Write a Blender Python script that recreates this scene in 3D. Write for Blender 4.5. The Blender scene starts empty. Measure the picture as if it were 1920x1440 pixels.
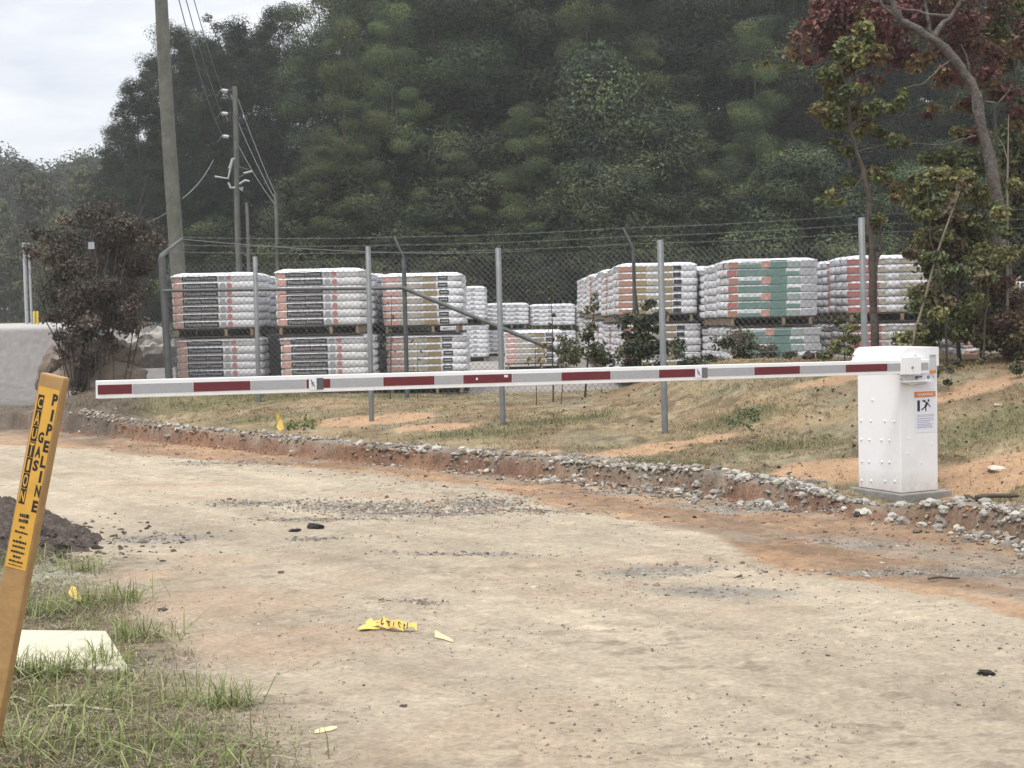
import bpy, bmesh, math, random
import numpy as np
from mathutils import Vector, Matrix, noise as mnoise

SC = bpy.context.scene
COL = SC.collection
RNG = np.random.default_rng(7)
random.seed(7)
PI = math.pi

# ------------------------------------------------------------------ camera
FPX, CX, CY = 2880.0, 960.0, 720.0
CAMZ = 1.5
PITCH = math.atan(149 / FPX)
ROLL = math.radians(1.3)
cp, sp = math.cos(PITCH), math.sin(PITCH)
FWD = np.array([0, cp, -sp])
R0 = np.array([1.0, 0, 0]); U0 = np.array([0, sp, cp])
RIGHT = math.cos(ROLL) * R0 - math.sin(ROLL) * U0
UP = math.sin(ROLL) * R0 + math.cos(ROLL) * U0
CAMP = np.array([0, 0, CAMZ])

def ray(px, py):
    d = FWD + RIGHT * ((px - CX) / FPX) + UP * ((CY - py) / FPX)
    return d / d[1]

def at(px, py, Y):
    """point on the sight line of a photo pixel at Y metres ahead"""
    return CAMP + ray(px, py) * Y

def flat(px, py, z=0.0):
    d = ray(px, py)
    return CAMP + d * ((z - CAMZ) / d[2])

def on_plane(px, py, P, n):
    d = ray(px, py)
    return CAMP + d * (np.dot(np.asarray(P) - CAMP, n) / np.dot(d, n))

# ------------------------------------------------------------------ noise
_L = np.random.default_rng(3).random((256, 256))
def vnoise(x, y):
    x = np.asarray(x, float); y = np.asarray(y, float)
    xi = np.floor(x).astype(int); yi = np.floor(y).astype(int)
    fx = x - xi; fy = y - yi
    fx = fx * fx * (3 - 2 * fx); fy = fy * fy * (3 - 2 * fy)
    a = _L[xi & 255, yi & 255]; b = _L[(xi + 1) & 255, yi & 255]
    c = _L[xi & 255, (yi + 1) & 255]; d = _L[(xi + 1) & 255, (yi + 1) & 255]
    return (a * (1 - fx) + b * fx) * (1 - fy) + (c * (1 - fx) + d * fx) * fy
def fbm(x, y, s, o=4, seed=0):
    t = 0; amp = 1; tot = 0
    for k in range(o):
        f = 2 ** k / s
        t = t + amp * vnoise(x * f + 17.3 * k + seed * 7.7, y * f + 5.1 * k + seed * 3.3)
        tot += amp; amp *= .55
    return t / tot            # 0..1, mean .5
def sstep(a, b, x):
    t = np.clip((np.asarray(x, float) - a) / (b - a), 0, 1)
    return t * t * (3 - 2 * t)

# ------------------------------------------------------------------ terrain
def poly_world(pts, z=0.0):
    return np.array([flat(px, py, z)[:2] for px, py in pts])
BANK = poly_world([(-1500, 772), (-500, 778), (-100, 790), (110, 810), (400, 836), (700, 868), (1000, 893), (1300, 925), (1450, 946), (1600, 968), (1750, 985), (1920, 1018), (2300, 1110), (3200, 1420)])
EDGE = poly_world([(-1500, 786), (-300, 815), (100, 842), (300, 856), (500, 870), (700, 890), (900, 912), (1030, 950), (1180, 975), (1340, 1006), (1420, 1050), (1600, 1092), (1920, 1172), (2400, 1310), (3300, 1600)])
VERGE = poly_world([(-900, 905), (0, 1020), (170, 1046), (240, 1120), (320, 1230), (450, 1340), (560, 1440), (640, 1560), (800, 2000), (1000, 3200)])

PADC = at(1690, 925, 10.8) + np.array([.05, .22, 0])
SLF = flat(244, 1254, .03); SLB = flat(199, 1182, .05)
def sdist(P, x, y):
    """signed distance to a polyline; + on its left-hand side walking +x"""
    x = np.asarray(x, float); y = np.asarray(y, float)
    best = np.full(x.shape, 1e9); sg = np.zeros(x.shape)
    for i in range(len(P) - 1):
        a, b = P[i], P[i + 1]
        d = b - a; L2 = d @ d
        t = np.clip(((x - a[0]) * d[0] + (y - a[1]) * d[1]) / L2, 0, 1)
        dx = x - (a[0] + t * d[0]); dy = y - (a[1] + t * d[1])
        dist = np.hypot(dx, dy)
        s = np.sign(d[0] * dy - d[1] * dx)
        m = dist < best - 1e-9
        best = np.where(m, dist, best); sg = np.where(m, s, sg)
    return best * sg

def terrain(x, y, fine=True):
    x = np.asarray(x, float); y = np.asarray(y, float)
    sd = sdist(BANK, x, y)
    wob = (fbm(x, y, .5, 3, 1) - .5) * .16 + (fbm(x, y, .11, 3, 18) - .5) * .09
    lot = .125 + .10 * np.clip(sd, 0, 2.2)
    yard = sstep(20.2, 21.4, y + np.clip(-x - 5.5, 0, 3) * 1.0)
    lot = lot * (1 - yard) + .18 * yard
    berm = .47 * sstep(.4, 2.6, x) * sstep(1.5, 3.8, sd) * (1 - sstep(17.6, 19.2, y))
    lot = lot + berm
    lot = lot + .36 * np.exp(-(((x + 4.9) / 1.5) ** 2 + ((y - 20.6) / 1.3) ** 2))
    step = sstep(-.025, .025, sd + wob)
    z = lot * step * (1 - .35 * sstep(-4.0, -6.0, x) * sstep(.6, .0, sd))
    z = z + .98 * sstep(26, 58, y) * sstep(-6.5, -12, x)
    if fine:
        damp = np.clip(14 / np.maximum(y, 3), .15, 1)
        z = z + (fbm(x, y, 1.6, 3, 2) - .5) * .035 * np.where(sd > 0, 1.4, 1.0)
        # tyre ruts and clods
        cl = np.exp(-((sd + .5) / .6) ** 2) + .42 + .9 * sstep(0, .3, sd)
        z = z + (fbm(x, y * 1.0, .28, 4, 5) - .5) * .035 * cl * damp
        z = z + (fbm(x, y * 1.3, .10, 3, 16) - .5) * .016 * np.clip(12 / np.maximum(y, 3), .2, 1) * (1 + .8 * sstep(0, .3, sd))
        # loose windrow of stone on the lip
        z = z + .045 * np.exp(-((sd - .10) / .13) ** 2) * (fbm(x, y, .3, 3, 9)) * 1.4
        pr = np.hypot(x - PADC[0] - .05, y - PADC[1] + .28)
        pwt = np.exp(-(pr / .72) ** 4)
        z = z * (1 - pwt) + np.minimum(z, PADC[2] - .06 + (fbm(x, y, .2, 3, 8) - .5) * .03) * pwt
        ve = sdist(VERGE, x, y)
        vm = sstep(-.1, -.5, -ve * -1) if False else sstep(0.0, .5, -ve)
        z = z + vm * (.02 + (fbm(x, y, .35, 4, 6) - .5) * .07 + (fbm(x, y, .07, 3, 7) - .5) * .035)
        under = sstep(SLF[0] + .06, SLF[0] - .06, x) * sstep(SLF[0] - 1.3, SLF[0] - 1.2, x) * sstep(SLF[1] - .08, SLF[1] + .02, y) * sstep(SLB[1] + .1, SLB[1], y)
        z = z * (1 - under) + np.minimum(z, .004) * under
    return z

def tz(x, y):
    return float(terrain(np.array([x]), np.array([y]))[0])

def ground_hit(px, py):
    d = ray(px, py)
    ys = np.geomspace(3, 260, 3000)
    P = CAMP[None] + d[None] * ys[:, None]
    zt = terrain(P[:, 0], P[:, 1])
    k = np.argmax(P[:, 2] < zt)
    return P[k] if P[k, 2] < zt[k] else P[-1]

# ------------------------------------------------------------------ materials
def new_mat(name):
    m = bpy.data.materials.new(name); m.use_nodes = True
    nt = m.node_tree
    return m, nt, nt.nodes['Principled BSDF']

def N(nt, kind, **kw):
    n = nt.nodes.new(kind)
    for k, v in kw.items():
        if k in n.inputs.keys(): n.inputs[k].default_value = v
        else: setattr(n, k, v)
    return n

def mat(name, col, rough=.6, var=.15, scale=8, bump=0.0, bscale=None, metal=0.0, coords='Object', spec=.4, dirt=None, dirt_scale=3):
    m, nt, b = new_mat(name)
    tc = N(nt, 'ShaderNodeTexCoord')
    nz = N(nt, 'ShaderNodeTexNoise', Scale=scale, Detail=6.0, Roughness=.62)
    nt.links.new(tc.outputs[coords], nz.inputs['Vector'])
    r = N(nt, 'ShaderNodeMapRange'); r.inputs[1].default_value = .28; r.inputs[2].default_value = .72
    r.inputs[3].default_value = 1 - var; r.inputs[4].default_value = 1 + var
    nt.links.new(nz.outputs['Fac'], r.inputs[0])
    mx = N(nt, 'ShaderNodeMix', data_type='RGBA', blend_type='MULTIPLY'); mx.inputs[0].default_value = 1
    mx.inputs[6].default_value = (*col, 1)
    nt.links.new(r.outputs[0], mx.inputs[7])
    out = mx.outputs[2]
    if dirt:
        dn = N(nt, 'ShaderNodeTexNoise', Scale=dirt_scale, Detail=8.0, Roughness=.7)
        nt.links.new(tc.outputs[coords], dn.inputs['Vector'])
        dr = N(nt, 'ShaderNodeMapRange'); dr.inputs[1].default_value = .5; dr.inputs[2].default_value = .8; dr.inputs[4].default_value = .75
        nt.links.new(dn.outputs['Fac'], dr.inputs[0])
        m2 = N(nt, 'ShaderNodeMix', data_type='RGBA'); m2.inputs[7].default_value = (*dirt, 1)
        nt.links.new(out, m2.inputs[6]); nt.links.new(dr.outputs[0], m2.inputs[0])
        out = m2.outputs[2]
    nt.links.new(out, b.inputs['Base Color'])
    b.inputs['Roughness'].default_value = rough
    b.inputs['Metallic'].default_value = metal
    b.inputs['Specular IOR Level'].default_value = spec
    if bump:
        bn = N(nt, 'ShaderNodeTexNoise', Scale=bscale or scale * 3, Detail=5.0)
        nt.links.new(tc.outputs[coords], bn.inputs['Vector'])
        bp = N(nt, 'ShaderNodeBump', Strength=bump, Distance=.02)
        nt.links.new(bn.outputs['Fac'], bp.inputs['Height'])
        nt.links.new(bp.outputs['Normal'], b.inputs['Normal'])
    return m

def tone_mat(name, rough=.8, trans=0.0, var=.0, scale=30, bump=0.0, spec=.2, objvar=0.0):
    """base colour from the mesh's own tone attribute"""
    m, nt, b = new_mat(name)
    a = N(nt, 'ShaderNodeAttribute', attribute_name='tone')
    out = a.outputs['Color']
    if var:
        tc = N(nt, 'ShaderNodeTexCoord')
        nz = N(nt, 'ShaderNodeTexNoise', Scale=scale, Detail=7.0, Roughness=.7)
        nt.links.new(tc.outputs['Object'], nz.inputs['Vector'])
        r = N(nt, 'ShaderNodeMapRange'); r.inputs[1].default_value = .25; r.inputs[2].default_value = .75
        r.inputs[3].default_value = 1 - var; r.inputs[4].default_value = 1 + var
        nt.links.new(nz.outputs['Fac'], r.inputs[0])
        mx = N(nt, 'ShaderNodeMix', data_type='RGBA', blend_type='MULTIPLY'); mx.inputs[0].default_value = 1
        nt.links.new(out, mx.inputs[6]); nt.links.new(r.outputs[0], mx.inputs[7])
        out = mx.outputs[2]
        if bump:
            bp = N(nt, 'ShaderNodeBump', Strength=bump, Distance=.03)
            nt.links.new(nz.outputs['Fac'], bp.inputs['Height'])
            nt.links.new(bp.outputs['Normal'], b.inputs['Normal'])
    if objvar:
        oi = N(nt, 'ShaderNodeObjectInfo')
        hs = N(nt, 'ShaderNodeHueSaturation')
        r1 = N(nt, 'ShaderNodeMapRange'); r1.inputs[3].default_value = .92 * (1 - objvar); r1.inputs[4].default_value = .92 * (1 + objvar)
        r2 = N(nt, 'ShaderNodeMapRange'); r2.inputs[3].default_value = .485; r2.inputs[4].default_value = .515
        nt.links.new(oi.outputs['Random'], r1.inputs[0]); nt.links.new(oi.outputs['Random'], r2.inputs[0])
        nt.links.new(r1.outputs[0], hs.inputs['Value']); nt.links.new(r2.outputs[0], hs.inputs['Hue'])
        nt.links.new(out, hs.inputs['Color']); out = hs.outputs['Color']
    nt.links.new(out, b.inputs['Base Color'])
    b.inputs['Roughness'].default_value = rough
    b.inputs['Specular IOR Level'].default_value = spec
    if trans:
        o = nt.nodes['Material Output']
        t = N(nt, 'ShaderNodeBsdfTranslucent'); nt.links.new(out, t.inputs['Color'])
        ms = N(nt, 'ShaderNodeMixShader'); ms.inputs[0].default_value = trans
        nt.links.new(b.outputs[0], ms.inputs[1]); nt.links.new(t.outputs[0], ms.inputs[2])
        nt.links.new(ms.outputs[0], o.inputs['Surface'])
    return m

M = {}
M['ground'] = tone_mat('packed_earth', .95, 0, .30, 34, .95, .1)
M['stone'] = tone_mat('crushed_stone', .9, 0, .25, 60, .3, .2)
M['leaf'] = tone_mat('leaf', .6, .2, 0, spec=.25, objvar=.32)
M['near_leaf'] = tone_mat('near_leaf', .6, .25, 0, spec=.3)
M['blade'] = tone_mat('blade', .7, .25)
M['white_paint'] = mat('white_powder_coat', (.80, .80, .80), .38, .03, 3, .02, 120, dirt=(.62, .58, .52), dirt_scale=2.2)
M['arm_white'] = mat('arm_white', (.82, .82, .81), .4, .03, 3, dirt=(.64, .6, .54), dirt_scale=5)
M['red_strip'] = mat('red_reflective_strip', (.135, .020, .026), .42, .15, 40)
M['grey_strip'] = mat('silver_reflective_strip', (.36, .36, .37), .45, .08, 40)
M['black'] = mat('black_print', (.02, .02, .02), .6, .1, 20)
M['orange'] = mat('orange_print', (.62, .20, .05), .5, .1, 20)
M['label_white'] = mat('label_white', (.74, .74, .78), .4, .03, 20)
M['label_grey'] = mat('label_grey', (.50, .50, .52), .5, .05, 30)
M['label_blue'] = mat('label_faint_text', (.42, .42, .55), .5, .1, 60)
M['galv'] = mat('galvanised_steel', (.165, .17, .17), .5, .2, 9, .05, 60, metal=.25)
M['galv_dark'] = mat('weathered_pipe', (.10, .105, .105), .55, .25, 9, .08, 60, metal=.2)
M['wire'] = mat('dull_wire', (.16, .165, .165), .6, .1, 20, metal=.2)
M['bright'] = mat('bright_fitting', (.38, .38, .38), .4, .1, 20)
M['steel'] = mat('bolt_steel', (.35, .35, .36), .4, .1, 20, metal=.6)
M['concrete'] = mat('grey_concrete', (.25, .24, .22), .9, .25, 7, .4, 30)
M['cream'] = mat('cream_slab', (.52, .475, .36), .7, .08, 5, .05, 60, dirt=(.5, .45, .33), dirt_scale=6)
M['post_wood'] = mat('tan_post', (.36, .215, .085), .65, .18, 14, .12, 50, dirt=(.26, .15, .06), dirt_scale=9)
M['decal'] = mat('yellow_decal', (.64, .35, .055), .5, .10, 18, dirt=(.5, .27, .06), dirt_scale=12)
M['tape'] = mat('yellow_tape', (.66, .46, .10), .45, .1, 30)
M['pole_wood'] = mat('weathered_pole', (.115, .115, .092), .9, .35, 5, .3, 20, dirt=(.065, .063, .053), dirt_scale=4)
M['far_pole'] = mat('old_pole', (.12, .12, .105), .9, .25, 5, .3, 20)
M['bark'] = mat('grey_bark', (.10, .085, .072), .9, .6, 16, 1.0, 40, dirt=(.23, .22, .20), dirt_scale=9)
M['bark_dark'] = mat('dark_bark', (.075, .06, .05), .95, .35, 10, .8, 24)
M['twig'] = mat('pale_twig', (.20, .17, .13), .9, .2, 10)
M['rock'] = mat('brown_boulder', (.19, .15, .118), .95, .4, 3.0, .8, 9, dirt=(.24, .20, .155), dirt_scale=2.5)
M['rock_grey'] = mat('pale_boulder', (.36, .34, .31), .95, .35, 4.0, .8, 12, dirt=(.16, .14, .12), dirt_scale=4)
M['soil'] = mat('dark_soil', (.085, .066, .054), .98, .45, 14, 1.0, 40)
M['pallet_wood'] = mat('pallet_wood', (.06, .047, .035), .85, .3, 9, .2, 40)
M['wrap'] = mat('white_wrapper', (.66, .66, .67), .33, .14, 9, .55, 26)
M['wrap_top'] = mat('white_cover_film', (.80, .80, .82), .25, .08, 8, .5, 18)
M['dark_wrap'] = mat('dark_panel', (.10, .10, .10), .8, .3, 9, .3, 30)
M['p_black'] = mat('black_label', (.035, .035, .04), .5, .3, 30)
M['p_letter'] = mat('pale_lettering', (.36, .36, .36), .5, .1, 30)
M['p_orange'] = mat('coral_label', (.56, .33, .27), .5, .25, 12)
M['p_grey'] = mat('grey_label', (.30, .32, .34), .5, .2, 20)
M['p_red'] = mat('red_label', (.42, .17, .15), .5, .2, 12)
M['p_tan'] = mat('tan_label', (.40, .36, .29), .55, .3, 8)
M['p_olive'] = mat('olive_label', (.31, .235, .12), .55, .2, 8)
M['p_rust'] = mat('rust_label', (.42, .22, .15), .55, .2, 8)
M['p_green'] = mat('green_label', (.16, .27, .235), .5, .25, 8)
M['p_pale_green'] = mat('pale_green_label', (.33, .40, .38), .5, .2, 12)
M['p_pale'] = mat('pale_grey_label', (.42, .43, .45), .5, .15, 12)
M['white_post'] = mat('white_post_paint', (.36, .37, .38), .5, .1, 9)
M['yellow'] = mat('yellow_bollard_paint', (.55, .40, .05), .5, .1, 9)
M['blue_film'] = mat('blue_white_film', (.32, .36, .55), .4, .2, 5, .3, 10)

# ------------------------------------------------------------------ builders
class MB:
    def __init__(s): s.v = []; s.f = []; s.m = []; s.sm = []; s.mats = []
    def mi(s, m):
        if m not in s.mats: s.mats.append(m)
        return s.mats.index(m)
    def add(s, vs, fs, m, smooth=False):
        o = len(s.v); k = s.mi(m)
        s.v += [tuple(map(float, v)) for v in vs]
        for f in fs:
            s.f.append([i + o for i in f]); s.m.append(k); s.sm.append(smooth)
    def frame_box(s, O, a, b, c, m):
        """box: corner O plus edge vectors a,b,c"""
        O, a, b, c = map(np.asarray, (O, a, b, c))
        vs = [O + i * a + j * b + k * c for k in (0, 1) for j in (0, 1) for i in (0, 1)]
        fs = [(0, 2, 3, 1), (4, 5, 7, 6), (0, 1, 5, 4), (2, 6, 7, 3), (0, 4, 6, 2), (1, 3, 7, 5)]
        if np.dot(np.cross(a, b), c) < 0: fs = [f[::-1] for f in fs]
        s.add(vs, fs, m)
    def box(s, lo, hi, m):
        lo = np.array(lo, float); hi = np.array(hi, float); d = hi - lo
        s.frame_box(lo, (d[0], 0, 0), (0, d[1], 0), (0, 0, d[2]), m)
    def tube(s, pts, rad, m, n=8, smooth=True, caps=True):
        pts = [np.array(p, float) for p in pts]
        if np.isscalar(rad): rad = [rad] * len(pts)
        vs = []; ref = None
        for i, p in enumerate(pts):
            t = pts[min(i + 1, len(pts) - 1)] - pts[max(i - 1, 0)]
            t = t / (np.linalg.norm(t) + 1e-12)
            if ref is None: ref = np.array([1.0, 0, 0]) if abs(t[0]) < .8 else np.array([0, 1.0, 0])
            u = ref - t * (ref @ t); u /= np.linalg.norm(u); ref = u
            w = np.cross(t, u)
            for k in range(n):
                a = 2 * PI * k / n
                vs.append(p + (u * math.cos(a) + w * math.sin(a)) * rad[i])
        fs = []
        for i in range(len(pts) - 1):
            for k in range(n):
                k2 = (k + 1) % n
                fs.append((i * n + k, i * n + k2, (i + 1) * n + k2, (i + 1) * n + k))
        s.add(vs, fs, m, smooth)
        if caps:
            s.add(vs[:n], [tuple(range(n))[::-1]], m); s.add(vs[-n:], [tuple(range(n))], m)
    def ball(s, c, r, m, n=8, k=5, sc=(1, 1, 1)):
        vs = []; fs = []
        for i in range(k + 1):
            th = PI * i / k
            for j in range(n):
                a = 2 * PI * j / n
                vs.append((c[0] + r * sc[0] * math.sin(th) * math.cos(a), c[1] + r * sc[1] * math.sin(th) * math.sin(a), c[2] + r * sc[2] * math.cos(th)))
        for i in range(k):
            for j in range(n):
                j2 = (j + 1) % n
                fs.append((i * n + j, (i + 1) * n + j, (i + 1) * n + j2, i * n + j2))
        s.add(vs, fs, m, True)
    def mesh(s, name):
        me = bpy.data.meshes.new(name)
        me.from_pydata(s.v, [], s.f)
        for m in s.mats: me.materials.append(m)
        me.polygons.foreach_set('material_index', s.m)
        me.polygons.foreach_set('use_smooth', s.sm)
        me.update()
        return me

def fast_mesh(name, V, F, tone=None, material=None, smooth=False):
    V = np.ascontiguousarray(V, np.float32); F = np.ascontiguousarray(F, np.int32)
    me = bpy.data.meshes.new(name)
    nf, k = F.shape
    me.vertices.add(len(V)); me.vertices.foreach_set('co', V.ravel())
    me.loops.add(nf * k); me.loops.foreach_set('vertex_index', F.ravel())
    me.polygons.add(nf)
    me.polygons.foreach_set('loop_start', np.arange(nf, dtype=np.int32) * k)
    me.polygons.foreach_set('loop_total', np.full(nf, k, np.int32))
    me.polygons.foreach_set('use_smooth', np.full(nf, smooth, bool))
    if tone is not None:
        a = me.attributes.new('tone', 'FLOAT_COLOR', 'POINT')
        t = np.ones((len(V), 4), np.float32); t[:, :3] = tone
        a.data.foreach_set('color', t.ravel())
    if material: me.materials.append(material)
    me.update(); me.validate()
    return me

def link(name, me, parent=None, world=True, loc=None):
    o = bpy.data.objects.new(name, me); COL.objects.link(o)
    if parent is not None:
        o.parent = parent
        if world: o.location = -parent.location
    if loc is not None: o.location = loc
    return o

def tag(o, label, cat, group=None, kind=None):
    if label: o['label'] = label
    if cat: o['category'] = cat
    if group: o['group'] = group
    if kind: o['kind'] = kind
    return o

def thing(name, loc, label, cat, group=None):
    o = bpy.data.objects.new(name, None); COL.objects.link(o)
    o.location = Vector([float(c) for c in loc]); o.empty_display_size = .2
    return tag(o, label, cat, group)

def part(name, mb, parent, world=True):
    return link(name, mb.mesh(name) if isinstance(mb, MB) else mb, parent, world)

def copy_tree(root, loc, rz=None, scale=None, label=None, group=None):
    r = root.copy(); COL.objects.link(r); r.location = loc
    if rz is not None: r.rotation_euler = (0, 0, rz)
    if scale is not None: r.scale = scale
    if label: r['label'] = label
    if group: r['group'] = group
    for ch in list(root.children):
        c = ch.copy(); COL.objects.link(c); c.parent = r
        for g in list(ch.children):
            d = g.copy(); COL.objects.link(d); d.parent = c
    return r

_tc = {}
def text_geo(s, size=1.0, bold=.018):
    if (s, bold) in _tc: return _tc[(s, bold)]
    cu = bpy.data.curves.new('lettering', 'FONT'); cu.body = s; cu.size = size
    cu.align_x = 'CENTER'; cu.align_y = 'CENTER'; cu.resolution_u = 2; cu.offset = bold * size
    o = bpy.data.objects.new('lettering', cu); COL.objects.link(o)
    dg = bpy.context.evaluated_depsgraph_get()
    me = bpy.data.meshes.new_from_object(o.evaluated_get(dg))
    vs = [tuple(v.co) for v in me.vertices]; fs = [tuple(p.vertices) for p in me.polygons]
    bpy.data.objects.remove(o); bpy.data.curves.remove(cu); bpy.data.meshes.remove(me)
    _tc[(s, bold)] = (vs, fs)
    return vs, fs
def add_text(mb, s, O, ax, ay, m, w=None, h=None, size=1.0, bold=.018):
    """lettering centred on O in the plane ax, ay, scaled to width w / height h"""
    vs, fs = text_geo(s, size, bold)
    A = np.array(vs)
    lo, hi = A.min(0), A.max(0)
    c = (lo + hi) / 2; d = hi - lo
    kx = (w / d[0]) if w else None; ky = (h / d[1]) if h else None
    kx = kx or ky; ky = ky or kx
    ax = np.asarray(ax); ay = np.asarray(ay); O = np.asarray(O)
    mb.add([O + ax * ((v[0] - c[0]) * kx) + ay * ((v[1] - c[1]) * ky) for v in vs], fs, m)

# ------------------------------------------------------------------ ground sheet
ROAD = np.array((.415, .347, .257)); CLAY = np.array((.40, .25, .15)); GREY = np.array((.255, .235, .20))
DRY = np.array((.27, .21, .125)); GREEN = np.array((.12, .14, .055)); SOIL = np.array((.10, .08, .065))
VERG = np.array((.19, .145, .095)); YARD = np.array((.34, .31, .285)); PINK = np.array((.43, .32, .225)); STRAW = np.array((.36, .36, .27))
RED = np.array((.19, .088, .05))

def blob(x, y, px, py, rx, ry, ang=0):
    c = ground_hit(px, py)
    a = math.radians(ang)
    u = (x - c[0]) * math.cos(a) + (y - c[1]) * math.sin(a)
    v = -(x - c[0]) * math.sin(a) + (y - c[1]) * math.cos(a)
    return np.exp(-((u / rx) ** 2 + (v / ry) ** 2) * 1.2)

CLAY_SPOTS = [(700, 788, .75, .45, -15), (820, 800, .5, .3, -15), (930, 850, .7, .16, -20), (1230, 838, .9, .18, 15), (1180, 850, .6, .15, 0), (1560, 880, .55, .45, 0),
              (1850, 880, 1.0, .30, 0), (1800, 900, .7, .2, 0), (1900, 905, .6, .2, 0), (1480, 672, .9, .5, 0), (1830, 725, .5, .3, 0), (1560, 715, .45, .15, -10)]
GREEN_SPOTS = [(1385, 785, .5, .35, 0), (560, 795, .5, .35, 0), (480, 790, .6, .3, 0), (150, 768, 1.1, .5, 0), (40, 765, .9, .6, 0), (300, 760, 1.5, .5, 0), (1150, 868, .8, .2, -25), (1260, 873, .6, .15, -15), (880, 815, .9, .3, -20), (1050, 790, .8, .3, -10), (480, 745, 1.2, .4, 0), (1480, 835, .6, .3, 0), (760, 745, 1., .35, 0), (1870, 800, .6, .5, 0)]
GREY_SPOTS = [(680, 950, .6, .34, -10), (900, 945, .42, .34, -15), (800, 960, .85, .26, -10), (480, 945, .4, .18, -10), (600, 975, .5, .12, -8), (1000, 958, .5, .14, -15),
              (880, 1040, .5, .07, -10), (790, 1130, .18, .06, -20), (450, 868, 1.0, .25, -10), (1500, 950, .8, .2, -25), (1180, 925, .7, .15, -20), (1850, 1075, .7, .22, -15), (1580, 1020, .3, .1, -10), (1650, 1075, .5, .12, -15),
              (1230, 1070, .45, .22, 10), (1350, 1110, .5, .2, -20), (600, 1010, .3, .1, -5), (300, 1010, .5, .25, 0), (1400, 955, .5, .2, -20)]
PINK_SPOTS = [(420, 1130, .7, .5, -35), (500, 1220, .55, .4, -35), (330, 910, .9, .18, -5), (620, 1190, .5, .3, -20), (380, 1050, .4, .2, -20), (250, 1080, .3, .2, 0), (760, 930, .8, .12, -10)]

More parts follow.
